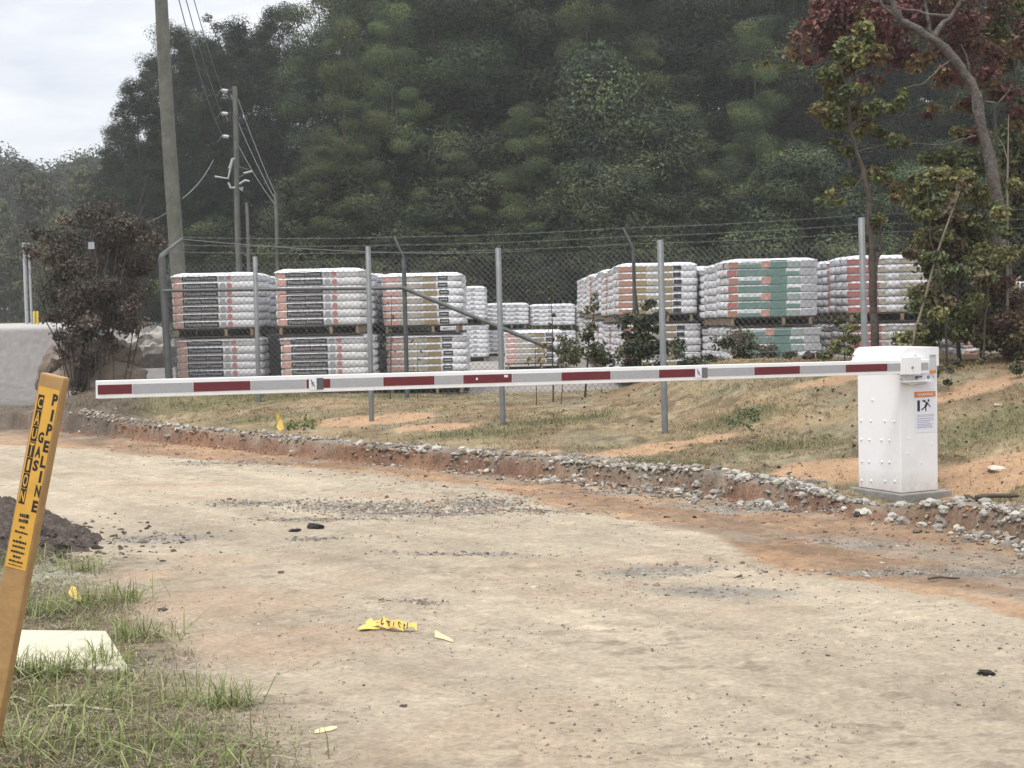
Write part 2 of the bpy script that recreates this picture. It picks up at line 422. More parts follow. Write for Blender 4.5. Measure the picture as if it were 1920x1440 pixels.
def ground_colour(x, y):
    sd = sdist(BANK, x, y); ed = sdist(EDGE, x, y); vd = sdist(VERGE, x, y)
    n1 = fbm(x, y, .9, 5, 11); n2 = fbm(x, y, .22, 4, 12); n3 = fbm(x, y, .07, 3, 13); n4 = fbm(x * .6, y, 2.5, 4, 14)
    # fine streaks that run with the traffic, along the drive
    a = math.radians(-54)
    u = x * math.cos(a) + y * math.sin(a); v = -x * math.sin(a) + y * math.cos(a)
    st = fbm(u / 9, v, .25, 4, 15)
    c = ROAD[None] * (1 + (n4 - .5)[:, None] * .40 + (st - .5)[:, None] * .55 + (n3 - .5)[:, None] * .30 + (n2 - .5)[:, None] * .18)
    dash = sstep(.60, .72, fbm(x, y * 1.6, .09, 3, 19)) * sstep(.40, .62, fbm(x, y, .7, 3, 20))  # dark dashes: pebbles and ruts, with their small shadows put into the colour
    c = c * (1 - .28 * dash[:, None])
    lite = sstep(.62, .74, fbm(x, y * 1.5, .12, 3, 29))
    c = c * (1 + .16 * lite[:, None])
    def mixin(c, col, w, v=.3):
        col = np.asarray(col)[None] * (1 + (n2 - .5)[:, None] * v + (n3 - .5)[:, None] * v)
        w = np.clip(w, 0, 1)[:, None]
        return c * (1 - w) + col * w
    c = mixin(c, PINK * .95, sstep(.56, .75, n1) * .45)
    gw = np.zeros_like(x); pw = np.zeros_like(x); cw = np.zeros_like(x); grw = np.zeros_like(x)
    for s in PINK_SPOTS: pw = np.maximum(pw, blob(x, y, *s))
    c = mixin(c, PINK, sstep(.2, .8, pw + (n2 - .5) * .6) * .8)
    for s in GREY_SPOTS: gw = np.maximum(gw, blob(x, y, *s))
    # raw clay between the drive and the cut
    ce = sstep(-.05, .12, ed + (n1 - .5) * .35 + (n2 - .5) * .18)
    mixc = sstep(.30, .62, n1 * .6 + n2 * .4 + .12 * np.exp(-(ed / .25) ** 2))
    c = mixin(c, CLAY, ce * (.45 + .55 * mixc), .5)
    c = mixin(c, np.array((.27, .185, .12)), ce * sstep(.46, .62, fbm(u / 2.2, v, .6, 4, 27)) * .75, .7)
    c = mixin(c, np.array((.50, .34, .21)), ce * sstep(.6, .7, fbm(u / 5, v, .22, 4, 28)) * .6, .4)
    c = mixin(c, CLAY * .62, ce * sstep(.58, .72, fbm(u / 3, v, .5, 4, 21)) * .7, .5)
    c = mixin(c, np.array((.30, .25, .195)), ce * sstep(.52, .66, fbm(u / 2.5, v, .7, 4, 22)) * .75, .5)
    c = mixin(c, GREY, sstep(.22, .75, gw * (.30 + n2 * .75 + n3 * .5)) * .8, .8)
    # lot
    lw = sstep(.0, .10, sd + (n2 - .5) * .15)
    lot = DRY[None] * (1 + (n1 - .5)[:, None] * .6 + (n2 - .5)[:, None] * .5 + (n3 - .5)[:, None] * .45)
    lot = mixin(lot, np.array((.33, .22, .13)), sstep(.5, .68, fbm(x, y, 1.1, 4, 23)) * .45, .4)
    lot = mixin(lot, np.array((.235, .215, .145)), sstep(.5, .65, fbm(x, y, .8, 4, 26)) * .7, .5)
    lot = mixin(lot, np.array((.12, .095, .06)), sstep(.56, .70, fbm(x, y * .7, .14, 3, 24)) * .7, .4)
    lot = mixin(lot, np.array((.40, .32, .20)), sstep(.58, .72, fbm(x, y * .7, .11, 3, 34)) * .55, .4)
    lot = mixin(lot, np.array((.20, .14, .085)), sstep(.52, .64, fbm(x, y, .45, 4, 35)) * .5, .4)
    for s in GREEN_SPOTS: grw = np.maximum(grw, blob(x, y, *s))
    lot = mixin(lot, np.array((.175, .165, .085)), sstep(.15, .7, grw * (.5 + n2)) * .75, .5)
    for s in CLAY_SPOTS: cw = np.maximum(cw, blob(x, y, *s))
    lot = mixin(lot, np.array((.45, .29, .175)), sstep(.25, .55, cw * (.45 + n1 * .6 + n2 * .5)), .3)
    lot = mixin(lot, np.array((.16, .10, .06)), sstep(3.0, 4.2, sd) * sstep(2.5, 3.4, x) * sstep(.35, .6, n1 + n2 * .3) * .8, .5)
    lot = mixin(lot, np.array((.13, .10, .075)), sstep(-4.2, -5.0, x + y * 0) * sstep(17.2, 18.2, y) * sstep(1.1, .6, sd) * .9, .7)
    lot = mixin(lot, YARD, sstep(20.4, 21.2, y + np.clip(-x - 5.5, 0, 3)) * np.clip(.9 + (n1 - .5), 0, 1), .3)
    lot = mixin(lot, YARD * .58, sstep(-5.5, -7, x) * sstep(20, 22, y), .4)
    lot = mixin(lot, np.array((.48, .46, .43)), sstep(49, 54, y) * sstep(-6, -8, x), .1)
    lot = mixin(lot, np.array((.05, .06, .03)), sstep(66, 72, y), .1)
    c = c * (1 - lw[:, None]) + lot * lw[:, None]
    # the cut face itself is fresh red-brown subsoil, stony grey to the right
    face = np.exp(-((sd + .02) / .075) ** 2)
    c = mixin(c, RED, face * sstep(3.6, 2.2, x) * .9, .7)
    c = mixin(c, np.array((.20, .135, .09)), np.exp(-((sd + .03) / .16) ** 2) * sstep(2.0, 3.4, x) * .8, .8)
    c = mixin(c, GREY * .95, np.exp(-((sd - .13) / .12) ** 2) * .75, .9)
    dk = sstep(-4.5, -5.1, x) * np.exp(-((sd - .2) / .7) ** 2)
    c = mixin(c, np.array((.15, .12, .095)), dk * 1.4 * sstep(.3, .6, n1 + .15), .8)
    # verge
    vw = sstep(-.05, .45, -vd + (n1 - .5) * .5)
    verg = VERG[None] * (1 + (n2 - .5)[:, None] * .9 + (n3 - .5)[:, None] * .7)
    verg = mixin(verg, (.11, .095, .06), sstep(.48, .62, fbm(x, y, .3, 4, 33)) * .7, .5)
    verg = mixin(verg, STRAW, blob(x, y, 110, 1075, .45, .5) * 1.2, .7)
    verg = mixin(verg, (.33, .32, .29), blob(x, y, 400, 1250, .35, .2) * .9, .7)
    verg = mixin(verg, (.09, .07, .055), blob(x, y, 80, 1130, .3, .12) * 1.3, .5)
    c = c * (1 - vw[:, None]) + verg * vw[:, None]
    return np.clip(c, .01, .8)

def build_ground():
    inner = np.linspace(-.43, .43, 520)
    outer = .43 + np.geomspace(.004, 1.6, 40)
    s = np.concatenate([-outer[::-1], inner, outer])
    rows = np.concatenate([np.linspace(-60, 3.2, 14), np.geomspace(3.4, 24, 640), np.geomspace(24.3, 280, 90)])
    S, Y = np.meshgrid(s, rows)
    W = np.maximum(Y, 3.4)
    W = np.where(Y < 3.4, 3.4 + (3.4 - Y) * .8, W)
    far = np.clip((np.abs(S) - .43) / 1.6, 0, 1)
    X = S * W + np.sign(S) * far ** 2 * 60
    X = np.clip(X, -285, 285)
    x = X.ravel(); y = Y.ravel()
    z = terrain(x, y)
    V = np.stack([x, y, z], 1)
    nr, nc = S.shape
    i = np.arange(nr * nc).reshape(nr, nc)
    F = np.stack([i[:-1, :-1].ravel(), i[:-1, 1:].ravel(), i[1:, 1:].ravel(), i[1:, :-1].ravel()], 1)
    me = fast_mesh('ground', V, F, ground_colour(x, y), M['ground'], True)
    tag(link('ground', me), None, None, kind='structure')
build_ground()

# ------------------------------------------------------------------ scatter helpers
def unit(v): return v / (np.linalg.norm(v, axis=-1, keepdims=True) + 1e-9)

def leaves_geo(P, Nrm, size, aspect, tone, rng):
    n = len(P)
    r = unit(rng.normal(size=(n, 3)))
    a = unit(np.cross(Nrm, r)); b = np.cross(Nrm, a)
    L = (size * rng.uniform(.6, 1.35, n))[:, None]; Wd = L * aspect
    fold = Nrm * L * .12
    V = np.stack([P - a * L * .5, P + b * Wd * .5 + fold, P + a * L * .5, P - b * Wd * .5 + fold], 1).reshape(-1, 3)
    F = np.arange(n * 4).reshape(n, 4)
    return V, F, np.repeat(tone, 4, 0)

def clump_leaves(rng, C, R, per, size, aspect=.55, up=.5, tones=((.05, .08, .03),), jit=.3, shell=.45, rad_w=.6, rnd_w=.55):
    """leaf-sized faces through a set of ellipsoid clumps"""
    C = np.asarray(C, float); R = np.asarray(R, float)
    if R.ndim == 1: R = np.repeat(R[:, None], 3, 1)
    K = len(C)
    per = np.broadcast_to(np.asarray(per), (K,)).astype(int)
    idx = np.repeat(np.arange(K), per)
    n = len(idx)
    d = unit(rng.normal(size=(n, 3)))
    rr = rng.random(n) ** shell
    P = C[idx] + d * rr[:, None] * R[idx] * (1 + rng.normal(size=(n, 1)) * .12)
    Nm = unit(d * rad_w + np.array([0, 0, up]) + rng.normal(size=(n, 3)) * rnd_w)
    T = np.asarray(tones, float)
    ct = T[rng.integers(0, len(T), K)]
    tone = ct[idx] * (1 + .35 * d[:, 2:3] * 0) * (1 + rng.normal(size=(n, 1)) * jit).clip(.3, 2) * (1 + rng.normal(size=(n, 3)) * .06)
    return leaves_geo(P, Nm, size, aspect, tone.clip(.004, .9), rng)

def blades_geo(rng, B, h, w, tone, lean=.5):
    n = len(B)
    az = rng.uniform(0, 2 * PI, n)
    dirv = np.stack([np.cos(az), np.sin(az), np.zeros(n)], 1)
    side = np.stack([-np.sin(az), np.cos(az), np.zeros(n)], 1)
    ln = (np.abs(rng.normal(size=n)) * lean)[:, None]
    h = h[:, None]; w = w[:, None]
    z = np.array([0, 0, 1.0])
    m = B + z * h * .6 + dirv * h * ln * .35
    t = B + z * h * (1 - ln * .25).clip(.35, 1) + dirv * h * ln
    V = np.stack([B - side * w, B + side * w, m + side * w * .75, m - side * w * .75, t + side * w * .1, t - side * w * .1], 1).reshape(-1, 3)
    k = np.arange(n)[:, None] * 6
    F = np.concatenate([k + np.array([[0, 1, 2, 3]]), k + np.array([[3, 2, 4, 5]])])
    return V, F, np.repeat(tone, 6, 0)

_ico = bmesh.new(); bmesh.ops.create_icosphere(_ico, subdivisions=1, radius=1)
ICO_V = np.array([v.co[:] for v in _ico.verts]); ICO_F = np.array([[v.index for v in f.verts] for f in _ico.faces]); _ico.free()
def stones_geo(rng, P, size, tone, flat=.65):
    n = len(P); m = len(ICO_V)
    V = ICO_V[None] * (1 + rng.normal(size=(n, m, 1)) * .27)
    V = V * (np.array([1, 1, flat]) * rng.uniform(.65, 1.3, (n, 1, 3)))
    a = rng.uniform(0, 2 * PI, n); ca, sa = np.cos(a)[:, None], np.sin(a)[:, None]
    t = rng.normal(size=n)[:, None] * .4; ct, s_t = np.cos(t), np.sin(t)
    X = V[..., 0] * ct - V[..., 2] * s_t; Z = V[..., 0] * s_t + V[..., 2] * ct
    V = np.stack([X * ca - V[..., 1] * sa, X * sa + V[..., 1] * ca, Z], -1)
    V = V * size[:, None, None] * .5 + P[:, None]
    F = (ICO_F[None] + (np.arange(n) * m)[:, None, None]).reshape(-1, 3)
    return V.reshape(-1, 3), F, np.repeat(tone, m, 0)

def on_ground(x, y, dz=0): return np.stack([x, y, terrain(x, y) + dz], 1)

# ------------------------------------------------------------------ stones
STONE_T = np.array([(.36, .335, .29), (.25, .225, .19), (.46, .43, .375), (.19, .165, .14), (.31, .225, .155)])
def bank_points(rng, n, mu, sig, lo=0.0, hi=1.0, power=1.0):
    P = BANK[3:13]
    seg = np.linalg.norm(np.diff(P, axis=0), axis=1); cum = np.concatenate([[0], np.cumsum(seg)])
    t = (lo + (hi - lo) * rng.random(n) ** power) * cum[-1]
    k = np.clip(np.searchsorted(cum, t) - 1, 0, len(seg) - 1)
    f = ((t - cum[k]) / seg[k])[:, None]
    q = P[k] * (1 - f) + P[k + 1] * f
    d = unit(P[k + 1] - P[k]); nr = np.stack([-d[:, 1], d[:, 0]], 1)
    return q + nr * (mu + rng.normal(size=(n, 1)) * sig)
rng = np.random.default_rng(21)
q = np.concatenate([bank_points(rng, 2200, .15, .07, 0, 1), bank_points(rng, 3600, .12, .12, .42, .95), bank_points(rng, 900, -.06, .13, .55, .95)])
keep = (fbm(q[:, 0], q[:, 1], .5, 3, 41) > .42) & (np.hypot(q[:, 0] - PADC[0], q[:, 1] - PADC[1]) > .33)
q = q[keep]
sz = np.exp(rng.normal(-3.6, .5, len(q))).clip(.008, .065)
V, F, T = stones_geo(rng, on_ground(q[:, 0], q[:, 1], 0) + np.array([0, 0, .008]), sz, STONE_T[rng.integers(0, 5, len(q))] * rng.uniform(.6, 1.15, (len(q), 1)))
tag(link('gravel', fast_mesh('gravel', V, F, T, M['stone'])), 'loose grey crushed stone heaped along the lip of the cut bank', 'gravel', kind='stuff')

# road grit and the dark gravel patches
n = 13000
x = rng.uniform(-4.5, 5.2, n); y = np.geomspace(4.6, 15, n)[rng.permutation(n)]
x = rng.uniform(-.42, .45, n) * y
ok = (sdist(BANK, x, y) < -.1) & (sdist(VERGE, x, y) > -.1) & (fbm(x, y, .5, 3, 42) > .47)
x, y = x[ok], y[ok]
xs = [x]; ys = [y]; szs = [np.exp(rng.normal(-5.0, .5, len(x))).clip(.003, .018)]
for s, cnt in zip(GREY_SPOTS, [1000, 900, 1200, 350, 300, 300, 120, 80, 200, 160, 140, 120, 60, 120, 130, 110, 80, 160, 120]):
    c = ground_hit(s[0], s[1]); a = math.radians(s[4])
    u = rng.normal(size=cnt) * s[2] * .55; v = rng.normal(size=cnt) * s[3] * .55
    xx = c[0] + u * math.cos(a) - v * math.sin(a); yy = c[1] + u * math.sin(a) + v * math.cos(a)
    xs.append(xx); ys.append(yy); szs.append(np.exp(rng.normal(-4.3, .5, cnt)).clip(.005, .035))
x = np.concatenate(xs); y = np.concatenate(ys); sz = np.concatenate(szs)
tn = np.array([(.24, .21, .17), (.15, .13, .11), (.42, .38, .31), (.30, .20, .13), (.20, .19, .17)])
V, F, T = stones_geo(rng, on_ground(x, y, .001), sz, tn[rng.integers(0, 5, len(x))] * rng.uniform(.7, 1.2, (len(x), 1)))
tag(link('road_gravel', fast_mesh('road_gravel', V, F, T, M['stone'])), 'fine grit and dark gravel scattered over the dirt drive', 'gravel', kind='stuff')

# clods on the clay and the lot
n = 2600
q = np.concatenate([bank_points(rng, 1500, -.55, .35, .15, 1.0), bank_points(rng, 1100, 1.5, 1.0, 0, 1), bank_points(rng, 3200, -.06, .05, 0, 1)])
sz = np.exp(rng.normal(-4.1, .5, len(q))).clip(.008, .05)
ct = np.array([(.36, .20, .11), (.24, .13, .08), (.18, .13, .09), (.30, .21, .14), (.22, .11, .065)])
V, F, T = stones_geo(rng, on_ground(q[:, 0], q[:, 1], 0), sz, ct[rng.integers(0, 5, len(q))] * rng.uniform(.6, 1.15, (len(q), 1)), .5)
tag(link('dirt_clods', fast_mesh('dirt_clods', V, F, T, M['stone'])), 'small clods of red clay and crumbs of soil', 'dirt', kind='stuff')

# single stones and clods big enough to pick out
def stone(name, px, py, size, tone, label, cat, group=None, flat_=.65, seed=0, P=None):
    r = np.random.default_rng(seed + 100)
    p = ground_hit(px, py) if P is None else P
    bm = bmesh.new(); bmesh.ops.create_icosphere(bm, subdivisions=2, radius=1)
    A = np.array([v.co[:] for v in bm.verts]); Fc = np.array([[v.index for v in f.verts] for f in bm.faces]); bm.free()
    off = r.uniform(0, 50, 3)
    A = np.array([a * (1 + .55 * mnoise.noise(Vector(a * 1.3 + off)) + .25 * mnoise.noise(Vector(a * 3.1 + off))) for a in A])
    A = A * np.array([1, r.uniform(.6, 1), flat_]) * size * .5
    an = r.uniform(-.6, .6); R = np.array([[math.cos(an), -math.sin(an), 0], [math.sin(an), math.cos(an), 0], [0, 0, 1]])
    A = A @ R.T
    me = fast_mesh(name, A, Fc, np.repeat(np.asarray(tone)[None], len(A), 0), M['stone'])
    o = link(name, me, loc=(p[0], p[1], p[2] + size * flat_ * .22))
    return tag(o, label, cat, group)
q = bank_points(rng, 80, .13, .06, .12, .97)
q2 = bank_points(rng, 40, -.02, .12, .66, .9)
for k, (x, y) in enumerate(np.concatenate([q, q2])):
    t = STONE_T[rng.integers(0, 3)] * rng.uniform(.75, 1.15)
    stone('stone', 0, 0, float(rng.uniform(.045, .095)), t, 'chunk of pale grey crushed stone among many on the lip of the cut bank', 'stone', 'larger stones along the cut bank', seed=k, P=(x, y, tz(x, y)))
stone('stone', 1000, 1103, .034, (.55, .52, .46), 'lone pale pebble in the middle of the drive', 'stone', seed=300)
stone('stone', 1610, 968, .07, (.06, .055, .05), 'dark stone at the foot of the rubble under the cabinet', 'stone', seed=301)
stone('stone', 1640, 912, .08, (.5, .48, .44), 'pale stone against the left foot of the white cabinet', 'stone', seed=302)
stone('stone', 1872, 762, .07, (.42, .36, .28), 'rounded tan stone in the grass right of the cabinet', 'stone', seed=303)
stone('stone', 1868, 882, .13, (.6, .52, .42), 'cream coloured stone on the clay right of the cabinet', 'stone', flat_=.4, seed=304)
for px, py, s_, lab in [(552, 997, .075, 'thick black lump, left one of the pair of black scraps on the drive'), (590, 991, .12, 'long black clod beside the smaller black lump on the drive'),
                       (527, 1075, .045, 'dark clod left of centre on the bare drive'), (1165, 1247, .0, ''), (757, 1325, .03, 'small dark crumb near the bottom edge of the drive'),
                       (1850, 1266, .07, 'flat dark scrap of soil at the lower right of the drive'), (305, 1145, .05, 'brown clod on the drive beside the grass verge'),
                       (420, 1102, .02, 'tiny dark clod on the pinkish part of the drive'), (1552, 1230, .022, 'small dark clod right of centre on the drive'), (430, 937, .05, 'dark clod at the edge of the grey gravel patch')]:
    if s_: stone('dirt_clod', px, py, s_, (.035, .03, .027) if s_ > .06 else (.10, .075, .055), lab, 'clod', flat_=.45, seed=int(px))
stone('small_rock', 1516, 676, .15, (.07, .055, .05), 'dark brown rock on the clay berm, left of two behind the arm', 'rock', seed=401, P=np.array(at(1516, 671, 17.0)))
stone('small_rock', 1544, 676, .18, (.07, .055, .05), 'dark brown rock on the clay berm, right of two behind the arm', 'rock', seed=402, P=np.array(at(1546, 671, 17.0)))

# ------------------------------------------------------------------ grass
def tones(rng, n, T, jit=.25):
    T = np.asarray(T); return (T[rng.integers(0, len(T), n)] * (1 + rng.normal(size=(n, 1)) * jit)).clip(.01, .8)
rng = np.random.default_rng(31)
n = 420000
y = np.exp(rng.uniform(math.log(8.5), math.log(21.5), n)); x = rng.uniform(-.40, .47, n) * y
sd = sdist(BANK, x, y)
cw = np.zeros(n); grw = np.zeros(n)
for s in CLAY_SPOTS: cw = np.maximum(cw, blob(x, y, *s))
for s in GREEN_SPOTS: grw = np.maximum(grw, blob(x, y, *s))
den = sstep(.36, .62, fbm(x, y, .6, 4, 51)) * (1 - sstep(.2, .5, cw)) * sstep(.12, .4, sd) * (1 - sstep(20.2, 21.2, y))
ok = rng.random(n) < den * .55 + .06 * sstep(.15, .4, sd) * (y < 20.4) + grw * .3 * sstep(.1, .3, sd) * (1 - sstep(.3, .6, cw))
x, y, grw = x[ok], y[ok], grw[ok]; n = len(x)
tn = tones(rng, n, [(.36, .27, .14), (.28, .21, .11), (.22, .17, .09), (.30, .25, .13), (.17, .17, .07)])
gt = tones(rng, n, [(.17, .175, .085), (.21, .20, .11), (.14, .15, .075)])
w = (rng.random(n) < .10 + .55 * sstep(.25, .8, grw))[:, None]
tn = np.where(w, gt, tn)
hh = rng.uniform(.009, .036, n) * (1 + sstep(.3, .9, grw) * 1.0) * np.where(rng.random(n) < .05, 2.2, 1)
V, F, T = blades_geo(rng, on_ground(x, y, -.003), hh, rng.uniform(.0018, .004, n), tn, 1.7)
tag(link('dry_grass', fast_mesh('dry_grass', V, F, T, M['blade'])), 'short dry grass patchily covering the lot between bank and fence', 'grass', kind='stuff')

n = 230000
y = np.exp(rng.uniform(math.log(4.4), math.log(10.5), n)); x = rng.uniform(-.46, -.08, n) * y
vd = -sdist(VERGE, x, y)
slabc = ground_hit(110, 1215)
den = sstep(-.05, .35, vd + (fbm(x, y, .5, 3, 52) - .5) * .5) * (.25 + .75 * sstep(.40, .62, fbm(x, y, .22, 3, 53)))
den = den * (1 - .85 * blob(x, y, 90, 1075, .5, .45))
onslab = (x > SLF[0] - 1.2) & (x < SLB[0] + .05) & (y > SLF[1] - .02) & (y < SLB[1] + .04)
den = np.where(onslab, 0, den)
ok = rng.random(n) < den * .7
x, y = x[ok], y[ok]; n = len(x)
tn = tones(rng, n, [(.16, .19, .06), (.22, .23, .09), (.30, .25, .14), (.24, .18, .11), (.34, .28, .17), (.19, .145, .09), (.15, .11, .07), (.27, .21, .13)])
big = rng.random(n) < .05 * sstep(.42, .6, fbm(x, y, .3, 3, 58)) * 2
hh = np.where(big, rng.uniform(.03, .085, n), rng.uniform(.008, .032, n))
ww = np.where(big, rng.uniform(.0016, .0034, n), rng.uniform(.001, .0022, n))
bt = tones(rng, n, [(.20, .25, .07), (.26, .29, .10), (.15, .20, .06)])
tn = np.where((big & (rng.random(n) < .8))[:, None], bt, tn)
V1, F1, T1 = blades_geo(rng, on_ground(x, y, -.004), hh, ww, tn, 1.6)
# litter of dead straw lying flat, and the taller green tufts round the slab
n2 = 60000
y2 = np.exp(rng.uniform(math.log(4.4), math.log(10), n2)); x2 = rng.uniform(-.46, -.06, n2) * y2
k2 = rng.random(n2) < sstep(-.25, .3, -sdist(VERGE, x2, y2)) * .9; x2, y2 = x2[k2], y2[k2]
V2, F2, T2 = blades_geo(rng, on_ground(x2, y2, .004), rng.uniform(.006, .02, len(x2)), rng.uniform(.0012, .003, len(x2)), tones(rng, len(x2), [(.38, .33, .22), (.28, .22, .145), (.42, .39, .30), (.19, .145, .10)]), 3.5)
tx = []; ty = []
for px, py, r_, c_ in [(120, 1255, .22, 150), (60, 1250, .15, 70), (190, 1255, .1, 40), (150, 1140, .2, 90), (60, 1155, .15, 60), (230, 1130, .12, 60), (260, 1200, .14, 90), (160, 1070, .12, 50), (430, 1325, .09, 60), (200, 1330, .3, 120), (90, 1400, .3, 130), (300, 1420, .35, 120), (20, 1060, .2, 80)]:
    c = ground_hit(px, py); c_ = int(c_ * 1.7); tx.append(c[0] + rng.normal(size=c_) * r_ * .6); ty.append(c[1] + rng.normal(size=c_) * r_ * .4)
tx = np.concatenate(tx); ty = np.concatenate(ty)
off = (tx > SLF[0] - 1.2) & (tx < SLB[0] + .06) & (ty > SLF[1] - .02) & (ty < SLB[1] + .04)
ty = np.where(off, SLF[1] - .03 - rng.random(len(ty)) * .10, ty)
V3, F3, T3 = blades_geo(rng, on_ground(tx, ty, -.004), rng.uniform(.05, .17, len(tx)), rng.uniform(.0016, .0036, len(tx)), tones(rng, len(tx), [(.22, .27, .09), (.28, .31, .13), (.17, .20, .07), (.30, .27, .15)]), 1.9)
Vs = [V1, V2, V3]; Fs = [F1, F2 + len(V1), F3 + len(V1) + len(V2)]
tag(link('verge_grass', fast_mesh('verge_grass', np.concatenate(Vs), np.concatenate(Fs), np.concatenate([T1, T2, T3]), M['blade'])), 'green and dead grass on the rough verge round the cream slab', 'grass', kind='stuff')

n = 5200
y = np.exp(rng.uniform(math.log(8.8), math.log(20.5), n)); x = rng.uniform(-.40, .47, n) * y
k = (sdist(BANK, x, y) > .25) & (rng.random(n) < .12 + .9 * sstep(.45, .65, fbm(x, y * .5, .35, 3, 57)))
x, y = x[k], y[k]
V, F, T = leaves_geo(on_ground(x, y, .008), unit(rng.normal(size=(len(x), 3)) * .45 + np.array([0, 0, 1.0])), .038, .6, tones(rng, len(x), [(.09, .06, .04), (.14, .09, .055), (.06, .045, .035), (.20, .13, .08)]), rng)
tag(link('leaf_litter', fast_mesh('leaf_litter', V, F, T, M['leaf'])), 'dead brown leaves littering the lot', 'leaf litter', kind='stuff')

# ------------------------------------------------------------------ barrier gate
A26 = math.radians(26)
rdir = np.array([math.cos(A26), math.sin(A26), 0]); ldir = np.array([-math.sin(A26), math.cos(A26), 0]); ndir = np.array([math.sin(A26), -math.cos(A26), 0])
Z3 = np.array([0, 0, 1.0])
GD = 10.8
C0 = at(1690, 925, GD); gz = C0[2]
WR, WL, HB = .335, .47, .925
gate = thing('barrier_gate', (C0 + rdir * WR / 2 + ldir * WL / 2) * np.array([1, 1, 0]) + Z3 * gz, 'white parking barrier with riveted cabinet and long striped arm lowered across the drive', 'barrier gate')
M['cab_paint'] = mat('cabinet_paint', (.80, .80, .80), .38, .03, 3, .02, 120, dirt=(.66, .63, .58), dirt_scale=2.2)
_nt = M['cab_paint'].node_tree; _b = _nt.nodes['Principled BSDF']
_g = N(_nt, 'ShaderNodeNewGeometry'); _s = N(_nt, 'ShaderNodeSeparateXYZ'); _nt.links.new(_g.outputs['Position'], _s.inputs[0])
_n = N(_nt, 'ShaderNodeTexNoise', Scale=34.0, Detail=6.0); _nt.links.new(_g.outputs['Position'], _n.inputs['Vector'])
_m = N(_nt, 'ShaderNodeMapRange'); _m.inputs[1].default_value = gz + .15; _m.inputs[2].default_value = gz - .01; _m.inputs[4].default_value = .85; _nt.links.new(_s.outputs['Z'], _m.inputs[0])
_k = N(_nt, 'ShaderNodeMath', operation='MULTIPLY'); _nt.links.new(_m.outputs[0], _k.inputs[0]); _nt.links.new(_n.outputs['Fac'], _k.inputs[1])
_x = N(_nt, 'ShaderNodeMix', data_type='RGBA'); _x.inputs[7].default_value = (.42, .28, .18, 1)
_src = _b.inputs['Base Color'].links[0].from_socket; _nt.links.new(_src, _x.inputs[6]); _nt.links.new(_k.outputs[0], _x.inputs[0]); _nt.links.new(_x.outputs[2], _b.inputs['Base Color'])
m = MB(); W_ = M['white_paint']
def bevel_mesh(mb, name, wdt=.006, seg=2):
    me = mb.mesh(name)
    bm = bmesh.new(); bm.from_mesh(me)
    bmesh.ops.remove_doubles(bm, verts=bm.verts, dist=1e-5)
    es = [e for e in bm.edges if len(e.link_faces) == 2 and e.calc_face_angle(0) > .6]
    bmesh.ops.bevel(bm, geom=es, offset=wdt, segments=seg, affect='EDGES', profile=.6)
    bm.to_mesh(me); bm.free()
    return me
m.frame_box(C0, rdir * WR, ldir * WL, Z3 * HB, M['cab_paint'])
body = bevel_mesh(m, 'cabinet', .006)
# rivets belong to the cabinet's skin
rv = MB()
def face_pt(px, py, n_, P): return on_plane(px, py, P, n_)
for py_, xs_ in ((788.5, (1615, 1633, 1659, 1677)), (824, (1615, 1630, 1653, 1668)), (865, (1616, 1630, 1654, 1668)), (901, (1616, 1634, 1660, 1678))):
    for k_, px_ in enumerate(xs_):
        p = face_pt(px_, py_ + k_ * .6, -rdir, C0)
        rv.ball(p, .0105, W_, 8, 4)
rv.ball(face_pt(1636, 750, -rdir, C0), .0105, W_, 8, 4)
for px_, py_ in ((1703, 822), (1702, 850), (1747, 833), (1728, 868)):
    rv.ball(face_pt(px_, py_, ndir, C0), .006, W_, 8, 4)
part('cabinet', body, gate)
part('rivet_rows', rv, gate)
# curved hood
m = MB()
hz0 = gz + HB - .035; hh_ = .135
ov = .018
prof = []
for k in range(9):
    a = PI / 2 * k / 8
    prof.append((-ov + .085 * (1 - math.cos(a)), hh_ * (.22 + .78 * math.sin(a))))
prof = [(-ov, 0)] + prof + [(WR + ov * .3, hh_), (WR + ov * .3, 0)]
Oh = C0 + Z3 * (HB - .035) + ndir * .012
va = [Oh + rdir * u + Z3 * v for u, v in prof]; vb = [p + ldir * (WL + .05) for p in va]
K = len(prof)
m.add(va + vb, [tuple(range(K)), tuple(range(K, 2 * K))[::-1]] + [(i, i + K, (i + 1) % K + K, (i + 1) % K) for i in range(K)], W_)
m.tube([Oh + rdir * (-ov - .003) + Z3 * .036, Oh + rdir * (-ov - .003) + Z3 * .036 + ldir * (WL + .05)], .006, W_, 6)
for px_, py_ in ((1600, 666), (1690, 669), (1716, 667)):
    p = on_plane(px_, py_, Oh, ndir) if px_ > 1650 else on_plane(px_, py_, Oh - rdir * ov, -rdir)
    m.ball(p, .008, M['steel'], 8, 4)
# gusset under the far end of the hood
g0 = C0 + ldir * (WL + .001) + Z3 * (HB - .04) + rdir * .02
m.add([g0, g0 + ldir * .045, g0 + ldir * .012 - Z3 * .07, g0 - Z3 * .1, g0 + rdir * .25, g0 + ldir * .045 + rdir * .25, g0 + ldir * .012 - Z3 * .07 + rdir * .25, g0 - Z3 * .1 + rdir * .25],
      [(0, 1, 2, 3), (7, 6, 5, 4), (1, 5, 6, 2), (2, 6, 7, 3), (0, 4, 5, 1)], W_)
hood = m.mesh('hood')
part('hood', hood, gate)
